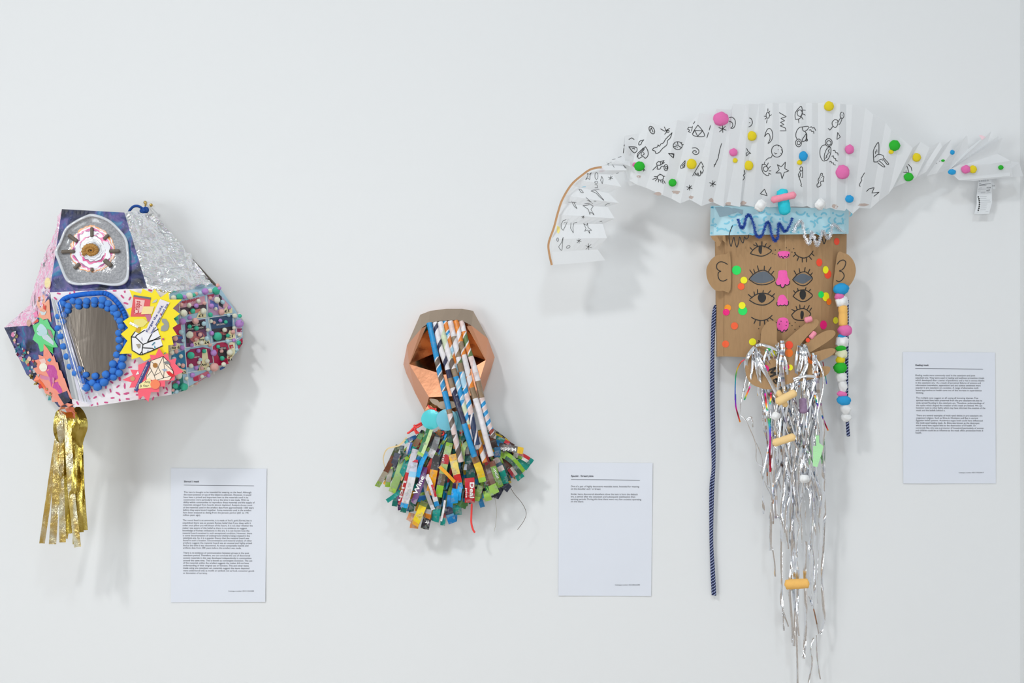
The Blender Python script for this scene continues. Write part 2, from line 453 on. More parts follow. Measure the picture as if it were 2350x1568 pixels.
sheet('laminated white sheet of dense text headed Shroud / mask', [(392, 1075), (612, 1076), (608.7, 1382), (392, 1383)],
      ('Shroud / mask', 194, 218, 162, 4.6125), [(194, 248), (936, 255)], L(T1), ('Catalogue number: EDC110222085', 664, 1375, 936), k1, 5.6, 1)
sheet('laminated white sheet with two short paragraphs headed Epaulet / breast plate', [(1283, 1062), (1497.6, 1063), (1494.4, 1368.7), (1281.3, 1367.6)],
      ('Epaulet  / breast plate', 186, 206, 238, 4.6125), [(186, 235), (916, 242)], L(T2), ('Catalogue number: EDC080222085', 652, 1356, 916), k2, 5.6, 2)
sheet('laminated white sheet of text headed Healing mask, beside the tall headdress mask', [(2072, 808), (2283.5, 809), (2285.5, 1110), (2073, 1110)],
      ('Healing mask', 198, 196, 153, 4.9), [(198, 227), (959, 232)], L(T3), ('Catalogue number: EDC170222RUT', 686, 1402, 970), k3, 5.5, 3)

# ================================================================== shroud mask (faceted box helmet)
cA = crop(0, 450, 6.272); cB = crop(280, 450, 6.817); cC = crop(0, 650, 5.228); cD = crop(270, 650, 5.226); cE = crop(60, 900, 4.127)
c3 = crop(270, 650, 5.6); c4 = crop(0, 700, 6.032); c5 = crop(380, 660, 6.274)
shroud = thing('shroud_mask', 'faceted helmet mask covered in galaxy paper, silver foil, pom-poms and stickers, gold tassel below', 'mask', V(280, 760, 0))
def galaxy(name, dark=1.0):
    m, t, b = nt(name); b.inputs['Roughness'].default_value = .45; co = objco(t)
    n = node(t, 'ShaderNodeTexNoise', Scale=16.0, Detail=6.0, Distortion=1.2); t.links.new(co, n.inputs['Vector'])
    r = node(t, 'ShaderNodeValToRGB'); e = r.color_ramp.elements
    e[0].position = .36; e[0].color = K(18, 24, 48, dark); e[1].position = .68; e[1].color = K(140, 110, 175, dark)
    for p, c in ((.43, (36, 44, 86)), (.49, (58, 66, 120)), (.54, (92, 76, 142)), (.58, (56, 92, 150)), (.63, (44, 128, 165))):
        x = e.new(p); x.color = K(*c, dark)
    t.links.new(n.outputs['Fac'], r.inputs[0])
    v = node(t, 'ShaderNodeTexVoronoi', Scale=210.0); t.links.new(co, v.inputs['Vector'])
    s = node(t, 'ShaderNodeMapRange'); s.inputs[1].default_value = .14; s.inputs[2].default_value = .05; t.links.new(v.outputs['Distance'], s.inputs[0])
    n2 = node(t, 'ShaderNodeTexNoise', Scale=60.0); t.links.new(co, n2.inputs['Vector'])
    g = node(t, 'ShaderNodeMath', operation='GREATER_THAN'); g.inputs[1].default_value = .53; t.links.new(n2.outputs['Fac'], g.inputs[0])
    mu = node(t, 'ShaderNodeMath', operation='MULTIPLY'); t.links.new(s.outputs[0], mu.inputs[0]); t.links.new(g.outputs[0], mu.inputs[1])
    x = node(t, 'ShaderNodeMix', data_type='RGBA'); x.inputs[7].default_value = (.7, .78, .85, 1)
    t.links.new(mu.outputs[0], x.inputs[0]); t.links.new(r.outputs[0], x.inputs[6]); t.links.new(x.outputs[2], b.inputs['Base Color'])
    n3 = node(t, 'ShaderNodeTexNoise', Scale=40.0, Detail=4.0); t.links.new(co, n3.inputs['Vector']); bump(t, b, n3.outputs['Fac'], .25, .004)
    return m
M_GAL = galaxy('galaxy_print_paper', .95)
def pinkholo():
    m, t, b = nt('pink_holographic_film'); b.inputs['Roughness'].default_value = .2; b.inputs['Metallic'].default_value = .35; co = objco(t, (1, 1, .35))
    n = node(t, 'ShaderNodeTexNoise', Scale=55.0, Detail=4.0, Distortion=.8); t.links.new(co, n.inputs['Vector'])
    r = node(t, 'ShaderNodeValToRGB'); e = r.color_ramp.elements
    e[0].position = .32; e[0].color = K(120, 125, 130); e[1].position = .75; e[1].color = K(250, 205, 170)
    for p, c in ((.4, (255, 180, 205)), (.46, (235, 225, 235)), (.54, (245, 150, 195)), (.58, (240, 235, 240)), (.66, (200, 175, 205))):
        x = e.new(p); x.color = K(*c)
    t.links.new(n.outputs['Fac'], r.inputs[0]); t.links.new(r.outputs[0], b.inputs['Base Color']); bump(t, b, n.outputs['Fac'], .6, .006); return m
M_PINKH = pinkholo()
M_SILV = foil('silver_holographic_foil', (.90, .90, .92, 1), .22, 16, .55, .24, (.7, 1, 2.4), .02)
M_WHITEP = mat('white_wrapping_paper', K(232, 226, 230), .5, bs=60, bstr=.25)
M_KRAFT = mat('grey_card_backing', K(150, 140, 130), .8)
M_LBLUE = mat('pale_blue_leaflet_paper', K(165, 198, 215), .4)
def panel(name, pts, m, parent, amp=0, step=10, thick=2.0, freq=30, fold=None):
    """flat or crumpled sheet facet through (px,py,depth mm) corners, with card thickness"""
    P = [V(*p) for p in pts]; bm = bmesh.new(); f = bm.faces.new([bm.verts.new(p) for p in P]); nrm = f.normal.copy(); bm.normal_update(); nrm = f.normal.copy()
    if nrm.y > 0: nrm = -nrm
    bmesh.ops.triangulate(bm, faces=[f])
    if amp:
        for _ in range(6):
            es = [e for e in bm.edges if e.calc_length() > step*S]
            if not es: break
            bmesh.ops.subdivide_edges(bm, edges=es, cuts=1); bmesh.ops.triangulate(bm, faces=[q for q in bm.faces if len(q.verts) > 3])
        bd = set(v for e in bm.edges if len(e.link_faces) == 1 for v in e.verts)
        for v in bm.verts:
            if v not in bd:
                q = v.co*freq; q = Vector((q.x*.45+q.z*.25, q.y, q.z*1.5))
                v.co += nrm*(amp/1000)*(noise.noise(q)+.6*abs(noise.noise(q*2.3))+.3*noise.noise(v.co*freq*4))
    tops = list(bm.faces); be = [e for e in bm.edges if len(e.link_faces) == 1]; low = {}
    for e in be:
        for v in e.verts:
            if v not in low: low[v] = bm.verts.new(v.co-nrm*thick/1000)
    for e in be: bm.faces.new((e.verts[0], e.verts[1], low[e.verts[1]], low[e.verts[0]]))
    return bm_obj(name, bm, m, parent, smooth=False)
# corner points (px, py, depth mm)
gTL, gTR, gBR, gBL = (142, 480, 120), (285.5, 488, 128), (338, 662, 195), (114, 671, 192)
sTR, sR1, sR2, sR3, sR4 = (352, 490, 60), (368, 506, 52), (406, 550, 40), (434, 585, 36), (491, 655, 40)
fL, fBL, fBR, fTR = gBL, (168, 934, 178), (394, 906, 185), (389, 675, 192)
fB2 = (213, 933, 190)
pTR = (507, 664, 44)
left = (9.5, 752, 30)
galp = panel('galaxy_forehead_panel', [gTL, gBL, gBR, gTR], M_GAL, shroud, 2.2, 14)
silp = panel('silver_foil_panel', [gTR, gBR, fTR, sR4, sR3, sR2, sR1, sTR], M_SILV, shroud, 17, 5, freq=17)
frp = panel('sprinkle_print_front_panel', [fL, fBL, fB2, fBR, fTR, gBR], M_WHITEP, shroud, 1.5, 14)
pop = panel('leaflet_side_panel', [fTR, fBR, (430, 889, 150), (471, 866, 110), (506, 840, 80), (542, 811, 48), (557, 788, 30), (558, 742, 24), (540, 712, 30), pTR, sR4], M_LBLUE, shroud, 0)
lfp = panel('pink_film_side_panel', [gTL, (126, 536, 70), (102, 585, 50), (76.5, 665, 36), (67, 701, 32), left, (78, 746, 110), gBL], M_PINKH, shroud, 6, 8, freq=40)
ljp = panel('galaxy_cheek_panel', [gBL, (78, 746, 110), left, (32.5, 799, 40), (61, 860, 62), (99.5, 893, 100), (134, 934, 140), fBL], M_GAL, shroud, 1.5, 14)
# card backing that carries the facets back to the wall
rim = [gTL, gTR, sTR, sR1, sR2, sR3, pTR, (540, 712, 30), (558, 742, 24), (557, 788, 30), (542, 811, 48), (506, 840, 80), (471, 866, 110), (430, 889, 150), fBR, fB2, fBL, (134, 934, 140), (99.5, 893, 100), (61, 860, 62), (32.5, 799, 40), left, (67, 701, 32), (76.5, 665, 36), (102, 585, 50), (126, 536, 70)]
cx, cy = 290, 715; vs = [V(p[0], p[1], p[2]-1.5) for p in rim]+[V(cx+(p[0]-cx)*.86, cy+(p[1]-cy)*.86, .8) for p in rim]; N = len(rim)
back = mesh('card_backing', vs, [(i, (i+1) % N, N+(i+1) % N, N+i) for i in range(N)]+[tuple(range(N, 2*N))], M_KRAFT, shroud)
SH = Surf(150).add(galp, silp, frp, pop, lfp, ljp); FR = Surf(185).add(frp); PO = Surf(100).add(pop); LF = Surf(100).add(lfp, ljp); GA = Surf(150).add(galp)

# pink sprinkle print on the white paper
M_SPR = mat('pink_sprinkle_ink', K(205, 70, 130), .5)
spr = cC([(705, 125, 15), (890, 100, 80), (840, 135, 85), (1060, 98, 88), (1270, 92, 85), (1375, 92, 0), (1495, 95, 80), (665, 185, 40), (1465, 160, 50), (1505, 240, 10), (1385, 185, -15), (1440, 1150, 80), (1340, 1190, 35), (1270, 1245, 85), (1415, 1240, -40), (1495, 1245, 80), (1325, 1290, 75), (1240, 1345, 55), (1140, 1372, -30), (1410, 1318, 20), (1350, 1378, -5), (1170, 1455, 80), (1272, 1432, 5), (1435, 1410, 85), (1100, 1290, 80), (1045, 1315, -20), (1095, 1468, -25), (930, 1440, 60), (835, 1230, 80), (1070, 1375, 70), (660, 330, 60), (690, 420, 85), (1505, 1330, 5), (1510, 1090, -40)])
spr += cD([(85, 95, 85), (60, 165, 50), (145, 185, -60), (105, 245, 15), (390, 85, 15), (20, 1150, 80), (85, 1225, 85), (110, 1090, -35), (150, 1010, -10), (205, 940, -70), (115, 1320, -5), (10, 1330, 30), (120, 1390, 3), (265, 1385, -40), (425, 1385, -70), (485, 1335, 75), (550, 1245, 80), (580, 1315, -25), (622, 1195, -50), (240, 1340, 0), (345, 1395, 0), (25, 1410, 80), (140, 870, 30), (590, 1270, 60)])
for x, y, a in spr:
    dx, dy = math.cos(math.radians(a))*3.2, math.sin(math.radians(a))*3.2
    ink('sprinkle', [[(x-dx, y-dy), (x+dx, y+dy)]], 4.0, FR, M_SPR, frp, .5)

# agate dish with printed rings, glass-like rim, rods and a fossil
rimo = smooth_path(cA([(1340, 255), (1560, 330), (1720, 470), (1830, 620), (1858, 800), (1865, 1000), (1850, 1200), (1760, 1285), (1600, 1298), (1400, 1272), (1200, 1290), (1050, 1280), (950, 1225), (880, 1080), (825, 930), (785, 800), (850, 660), (930, 470), (1050, 370), (1200, 290)]), True, 4)
ctr = cA([(1335, 770)])[0]
def shrink(poly, k): return [(ctr[0]+(x-ctr[0])*k, ctr[1]+(y-ctr[1])*k) for x, y in poly]
def dishmat():
    m, t, b = nt('grey_clear_plastic'); b.inputs['Base Color'].default_value = K(150, 150, 153); b.inputs['Roughness'].default_value = .12; b.inputs['Coat Weight'].default_value = .6
    n = node(t, 'ShaderNodeTexNoise', Scale=260.0, Detail=3.0); t.links.new(objco(t), n.inputs['Vector'])
    r = node(t, 'ShaderNodeValToRGB'); r.color_ramp.elements[0].color = K(140, 141, 145); r.color_ramp.elements[1].color = K(172, 172, 175)
    r.color_ramp.elements[0].position = .35; r.color_ramp.elements[1].position = .7
    t.links.new(n.outputs['Fac'], r.inputs[0]); t.links.new(r.outputs[0], b.inputs['Base Color']); bump(t, b, n.outputs['Fac'], .2, .002); return m
M_DISH = dishmat(); M_RIM = mat('clear_plastic_rim', K(205, 208, 214), .08, coat=1)
ks = [1.0, .985, .955, .92, .88, .60, .3]; hs = [1, 11, 12, 9, 4, 3, 3]; vs = []; fs = []; n = len(rimo)
for k, h in zip(ks, hs): vs += [GA.hit(x, y, h) for x, y in shrink(rimo, k)]
for a in range(len(ks)-1): fs += [(a*n+i, a*n+(i+1) % n, (a+1)*n+(i+1) % n, (a+1)*n+i) for i in range(n)]
fs.append(tuple((len(ks)-1)*n+i for i in range(n)))
dish = mesh('agate_dish', vs, fs, [M_DISH, M_RIM], shroud, True, mi=[1]*(n*3)+[0]*(len(fs)-n*3))
def wob(base, amp, seed):
    return [(x+noise.noise(Vector((x*.11, y*.11, seed)))*amp, y+noise.noise(Vector((y*.11, x*.11, seed+9)))*amp) for x, y in resample(base+[base[0]], 3)]
orr = cA([(1330, 420), (1460, 470), (1560, 560), (1640, 690), (1650, 860), (1560, 1000), (1420, 1085), (1280, 1090), (1130, 1030), (1020, 900), (1005, 760), (1060, 620), (1130, 490), (1240, 440)])
orr = smooth_path(orr, True, 4)
DS = Surf(160).add(dish)
for q, (k, c) in enumerate([(1.0, (235, 160, 95)), (.965, (228, 226, 230)), (.945, (240, 150, 80)), (.915, (226, 224, 230)), (.865, (226, 96, 156)), (.815, (150, 78, 132)), (.785, (224, 224, 230)), (.63, (222, 88, 148)), (.575, (128, 88, 116)), (.55, (228, 228, 233)), (.46, (150, 152, 158)), (.445, (226, 227, 232)), (.37, (165, 166, 170)), (.355, (222, 223, 228)), (.31, (160, 160, 164))]):
    w_ = wob(shrink(orr, k), 5.0 if k > .5 else 3, (q//2)*.4+2)
    decal('agate_ring', w_[:-1], DS, mat('agate_ink_%d' % q, K(*c), .3), dish, .25+q*.22, .2, 60)
M_ROD = mat('belemnite_stone', K(108, 98, 88), .7, bs=120, bstr=.5, var=.4)
for x0, y0, x1, y1, rr_ in [(1322, 450, 1322, 590, 24), (1565, 555, 1490, 625, 24), (1725, 793, 1570, 793, 27), (1610, 1010, 1500, 920, 34), (1322, 1085, 1325, 1035, 22), (1065, 1045, 1150, 970, 26), (880, 805, 1080, 795, 26), (985, 560, 1115, 655, 27)]:
    (a, b_), = [cA([(x0, y0), (x1, y1)])]; p = DS.hit(*a, 4); q = DS.hit(*b_, 4)
    sausage('fossil_rod', p, q, rr_/6.272*S*.95, M_ROD, shroud, 10, jit=.06)
# ammonite: coiled ribbed tube
M_AMM = mat('pyrite_ammonite', K(178, 130, 62), .55, bs=220, bstr=.6, var=.5, metal=.15)
ac = cA([(1315, 790)])[0]; base = DS.hit(*ac, 5); pts = []; rs = []
for i in range(150):
    t = i/149; a = 2.2*2*math.pi*t+2.6; rad = .0018+.0115*t**1.15
    pts.append(base+Vector((math.cos(a)*rad*1.12, -.004*(1-t), math.sin(a)*rad*.9))); rs.append((.0012+.0052*t**1.1)*(1+.16*math.sin(i*1.6)))
tube('ammonite_fossil', pts, rs, M_AMM, shroud, 10)

# mirror framed by a blue pom-pom braid
M_MIR = foil('tinted_mirror', (.50, .43, .37, 1), .12, 14, .05, 0, (1, 1, .15), .01)
mir = smooth_path(cC([(800, 400), (870, 300), (1000, 265), (1130, 255), (1280, 310), (1370, 420), (1412, 560), (1420, 720), (1392, 850), (1320, 960), (1290, 1080), (1200, 1140), (1080, 1150), (1000, 1060), (930, 880), (860, 650), (800, 500)]), True, 3)
decal('mirror', mir, Flat(lambda x, y: 196.5-abs(y-780)*.012), M_MIR, shroud, .6, .8, 60)
M_BLUE = felt('blue_pompom_yarn', K(48, 122, 212)); M_BRAID = mat('blue_braid', K(28, 105, 205), .9, bs=500, bstr=.8)
br = smooth_path(cC([(735, 225), (800, 175), (950, 140), (1100, 125), (1240, 120), (1330, 155), (1420, 245), (1480, 340), (1510, 430), (1520, 560), (1510, 700), (1495, 830), (1450, 940), (1385, 1060), (1290, 1150), (1180, 1180), (1070, 1200), (1000, 1150), (930, 1060), (860, 920), (800, 760), (740, 560), (715, 400), (715, 290)]), True, 4)
brp = [FR.hit(x, y, 3+1.2*math.sin(i*2.2)) for i, (x, y) in enumerate(resample(br+[br[0]], 4))]
tube('pompom_braid', brp, .0052, M_BRAID, shroud, 8)
for x, y, r in cC([(755, 250, 38), (820, 275, 38), (875, 215, 36), (945, 225, 40), (1040, 215, 40), (1135, 210, 42), (1230, 205, 44), (1300, 245, 40), (1365, 305, 44), (1405, 375, 42), (1440, 455, 40), (1455, 520, 38), (1425, 600, 38), (1430, 680, 40), (1430, 775, 38), (1400, 860, 38), (1475, 900, 42), (1355, 970, 42), (1465, 990, 42), (1360, 1050, 40), (1430, 1080, 40), (1270, 1095, 42), (1365, 1130, 38), (1250, 1190, 46), (1170, 1245, 46), (1140, 1115, 38), (1110, 1195, 40), (1030, 1100, 34), (1035, 1255, 44), (940, 280, 34), (1030, 270, 32), (1130, 258, 32), (1220, 268, 34), (1290, 305, 34), (1355, 350, 32), (1400, 420, 30), (810, 330, 34), (770, 380, 34), (755, 460, 34), (700, 400, 34), (690, 540, 32), (725, 640, 34), (760, 760, 36), (800, 880, 36), (840, 1000, 36), (900, 1080, 36), (960, 1030, 34), (1000, 1170, 34), (720, 310, 34)]):
    r *= S/5.228; pom('pompom', FR.hit(x, y, 4+r*700), r, M_BLUE, shroud)
# clear acetate film rolled over the left edge
def acetate():
    m = bpy.data.materials.new('clear_acetate'); m.use_nodes = True; t = m.node_tree; t.nodes.clear()
    o = node(t, 'ShaderNodeOutputMaterial'); tr = node(t, 'ShaderNodeBsdfTransparent'); tr.inputs[0].default_value = (.9, .91, .95, 1)
    g = node(t, 'ShaderNodeBsdfGlossy', Roughness=.16); x = node(t, 'ShaderNodeMixShader'); f = node(t, 'ShaderNodeFresnel', IOR=1.42)
    t.links.new(f.outputs[0], x.inputs[0]); t.links.new(tr.outputs[0], x.inputs[1]); t.links.new(g.outputs[0], x.inputs[2]); t.links.new(x.outputs[0], o.inputs[0]); return m
M_ACE = acetate()
def film(name, L0, L1, R0, R1, bulge, depth, waves):
    vs = []; fs = []; NU, NV = 14, 16
    for j in range(NV+1):
        t = j/NV
        for i in range(NU+1):
            u = i/NU; x = (L0[0]*(1-t)+L1[0]*t)*(1-u)+(R0[0]*(1-t)+R1[0]*t)*u; y = (L0[1]*(1-t)+L1[1]*t)*(1-u)+(R0[1]*(1-t)+R1[1]*t)*u
            vs.append(SH.hit(x, y, depth+bulge*math.sin(math.pi*u)+1.5*math.sin(waves*math.pi*u+t*2)))
    W = NU+1; fs = [(j*W+i, j*W+i+1, (j+1)*W+i+1, (j+1)*W+i) for j in range(NV) for i in range(NU)]
    return mesh(name, vs, fs, M_ACE, shroud, True)
q = cC([(615, 180), (860, 1380), (715, 220), (1110, 1470), (760, 240), (1100, 1430), (640, 190), (990, 1420)])
film('acetate_roll', q[0], q[1], q[2], q[3], 9, 5, 5)
film('acetate_fold', q[6], q[7], q[4], q[5], 6, 12, 7)

# stars cut from fluorescent card, with pieces stuck on them
def star(name, pts, col, surf, off=1.2, rough=.55, lift=None):
    return decal(name, pts, surf, mat(name+'_card', K(*col), rough), shroud, off, 1.0, 30, lift)
SY = Flat(lambda x, y: 0)
class Over:
    def __init__(s, a, off): s.a = a; s.o = off
    def hit(s, x, y, off=0): return s.a.hit(x, y, s.o+off)
FP = Surf(185).add(frp, pop)
yst = star('yellow_starburst', c3([(150, 85), (300, 135), (320, 70), (440, 130), (475, 72), (550, 185), (650, 115), (665, 210), (825, 210), (710, 325), (800, 395), (720, 455), (770, 530), (705, 575), (762, 665), (695, 690), (718, 790), (650, 800), (655, 940), (610, 930), (480, 935), (340, 1005), (285, 950), (178, 980), (180, 905), (22, 910), (125, 740), (40, 655), (135, 575), (70, 490), (160, 430), (105, 335), (185, 310), (200, 210)]), (248, 222, 15), Flat(207), 0)
Y = Flat(208.2)
def bit(name, pts, col, parent, surf=Y, off=.2, thick=.4, rough=.5, m=None):
    return decal(name, pts, surf, m or mat('bit_%02x%02x%02x' % col, K(*col), rough), parent, off, thick, 40)
M_NAVYT = mat('navy_print', K(35, 60, 130), .5); M_BLK = mat('black_print', K(25, 24, 24, 1), .5); M_WHT = mat('white_print', K(240, 238, 236), .5)
bit('crisps_packet', c3([(205, 160), (425, 195), (395, 430), (165, 430)]), (222, 82, 88), yst)
bit('packet_top_band', c3([(207, 152), (427, 185), (424, 212), (200, 172)]), (95, 110, 118), yst, off=.7)
bit('packet_emblem', c3([(225, 205), (350, 220), (335, 300), (320, 370), (215, 400), (230, 310)]), (238, 190, 185), yst, off=.7)
text('packet_word', 'Crisps', *c3([(268, 398)])[0], 17, Y, mat('packet_red_print', K(190, 50, 62), .5), yst, ang=82, width=30, off=1.3, bold=True)
bit('cream_scrap', c3([(330, 300), (470, 300), (440, 395), (300, 400)]), (240, 215, 150), yst, off=1.0)
bit('mauve_scrap', c3([(345, 405), (425, 400), (435, 490), (385, 495), (365, 440)]), (190, 105, 140), yst, off=1.2)
bit('pale_yellow_scrap', c3([(215, 470), (330, 455), (390, 500), (330, 560), (230, 570), (200, 520)]), (232, 218, 120), yst, off=.6)
bit('foil_scrap', c3([(160, 495), (270, 550), (260, 580), (150, 525)]), (0, 0, 0), yst, off=1.2, m=foil('foil_scrap_silver', (.7, .68, .64, 1), .3, 90, .5))
bit('ochre_scrap', c3([(240, 580), (290, 570), (285, 620), (265, 635), (225, 610)]), (205, 150, 30), yst, off=1.0)
bit('crystal_drawing', c3([(215, 620), (275, 650), (330, 590), (500, 560), (545, 680), (577, 800), (440, 860), (315, 920), (280, 920), (185, 862), (172, 692)]), (236, 234, 238), yst, off=.6)
ink('crystal_outline', [c3(p) for p in ([(225, 622), (175, 692), (185, 862), (280, 920), (315, 918), (440, 870), (577, 805)], [(175, 692), (230, 695), (325, 788), (312, 880), (280, 920)], [(230, 695), (240, 672), (350, 605)], [(312, 880), (318, 918)], [(325, 788), (450, 738), (548, 685)], [(385, 752), (440, 650)], [(325, 832), (450, 838), (470, 855)], [(385, 752), (545, 712)], [(520, 590), (440, 640)])], 2.3, Y, M_BLK, yst, 1.3)
bit('slogan_banner', c3([(545, 203), (668, 250), (440, 655), (352, 625)]), (228, 220, 226), yst, off=1.3)
text('slogan_line', 'Forget the cold,', *c3([(383, 632)])[0], 7.4, Y, M_NAVYT, yst, ang=59, width=71, off=2.0, bold=True)
text('slogan_line', 'wet, snow And ice', *c3([(440, 655)])[0], 7.4, Y, M_NAVYT, yst, ang=61, width=78, off=2.0, bold=True)
bit('grey_moon_scrap', c3([(565, 455), (620, 460), (655, 510), (660, 560), (640, 605), (600, 620), (555, 612), (560, 560), (600, 530), (570, 500)]), (150, 152, 145), yst, off=.6)
bit('grey_shard', c3([(440, 255), (475, 215), (510, 205), (495, 245)]), (190, 195, 190), yst, off=.6)
for pts_, cl in (([(435, 795), (470, 757), (482, 763), (445, 800)], (30, 120, 150)), ([(470, 800), (490, 830), (470, 840)], (30, 150, 170)), ([(565, 715), (590, 703), (598, 728), (580, 735)], (190, 50, 130)), ([(545, 395), (560, 380), (556, 425)], (205, 60, 60)), ([(590, 905), (620, 885), (610, 915)], (30, 120, 135)), ([(235, 785), (290, 780), (285, 830), (265, 838)], (165, 155, 140)), ([(372, 890), (390, 858), (400, 880)], (140, 150, 175)), ([(515, 470), (538, 500), (525, 510)], (60, 130, 190)), ([(300, 720), (308, 690), (318, 745)], (190, 185, 205))):
    bit('confetti_scrap', c3(pts_), cl, yst, off=2.2)
pst = star('pink_starburst', c3([(530, 830), (590, 925), (645, 900), (665, 990), (755, 965), (740, 1035), (845, 1140), (740, 1190), (730, 1250), (610, 1255), (612, 1330), (535, 1330), (535, 1400), (430, 1400), (395, 1530), (330, 1450), (270, 1490), (260, 1400), (205, 1405), (230, 1340), (150, 1345), (180, 1275), (60, 1245), (195, 1180), (160, 1110), (265, 1120), (265, 1050), (400, 1000), (430, 985), (412, 920), (485, 930)]), (252, 92, 112), Flat(212), 0)
Q = Flat(213.2)
bit('gem_drawing', c3([(420, 1000), (585, 942), (640, 1000), (712, 1130), (716, 1180), (668, 1245), (490, 1252), (368, 1232), (362, 1190), (415, 1080)]), (246, 226, 204), pst, Q)
ink('gem_outline', [c3(p) for p in ([(420, 1000), (585, 942), (640, 1000), (712, 1130), (716, 1180), (668, 1245)], [(420, 1000), (415, 1080), (372, 1180), (368, 1230)], [(420, 1000), (520, 1080), (585, 942)], [(585, 942), (600, 1080), (590, 1220), (490, 1252)], [(520, 1080), (470, 1190), (415, 1080)], [(470, 1190), (490, 1252)], [(520, 1080), (590, 1220)], [(470, 1190), (540, 1150)], [(640, 1000), (610, 1040), (712, 1130)], [(590, 1220), (660, 1200), (716, 1180)], [(440, 1120), (380, 1200)])], 1.2, Q, M_BLK, pst, .8)
bit('navy_slogan_label', smooth_path(c3([(395, 1008), (418, 1020), (415, 1045), (262, 1375), (240, 1388), (218, 1375), (222, 1350), (375, 1020)]), True, 3), (38, 52, 120), pst, Q, .5)
text('label_words', "Don't let winter conditions rule", *c3([(235, 1365)])[0], 4.0, Q, M_WHT, pst, ang=65, width=62, off=1.1)
bit('price_tag', c3([(415, 1215), (450, 1340), (268, 1358), (275, 1302)]), (242, 226, 160), pst, Q, .6)
text('price_words', 'Any', *c3([(345, 1282)])[0], 7.5, Q, M_BLK, pst, width=13.5, off=1.2); text('price_words', '3 for £6', *c3([(285, 1340)])[0], 8.5, Q, M_BLK, pst, width=36, off=1.2, ang=3)
bit('orange_dot', ring(*c3([(482, 1300)])[0], 11, 11), (245, 130, 85), pst, Q, 1.3)
bit('brown_dot', ring(*c3([(483, 1057)])[0], 5.6), (165, 108, 30), pst, Q, .9); bit('tan_dot', ring(*c3([(192, 1227)])[0], 5.4), (205, 150, 105), pst, Q, .4)
bit('red_scrap', c3([(622, 1135), (665, 1132), (705, 1165), (742, 1190), (690, 1205), (650, 1180)]), (215, 22, 28), pst, Q, 1.1)
bit('white_scrap', c3([(262, 1125), (275, 1170), (232, 1178)]), (240, 235, 235), pst, Q, .4)
bit('blue_grey_scrap', c3([(565, 1110), (620, 1098), (640, 1120), (600, 1138)]), (160, 170, 190), pst, Q, .9)
bit('grey_scrap', c3([(580, 1015), (650, 1000), (680, 1040), (640, 1045)]), (120, 125, 125), pst, Q, .9)

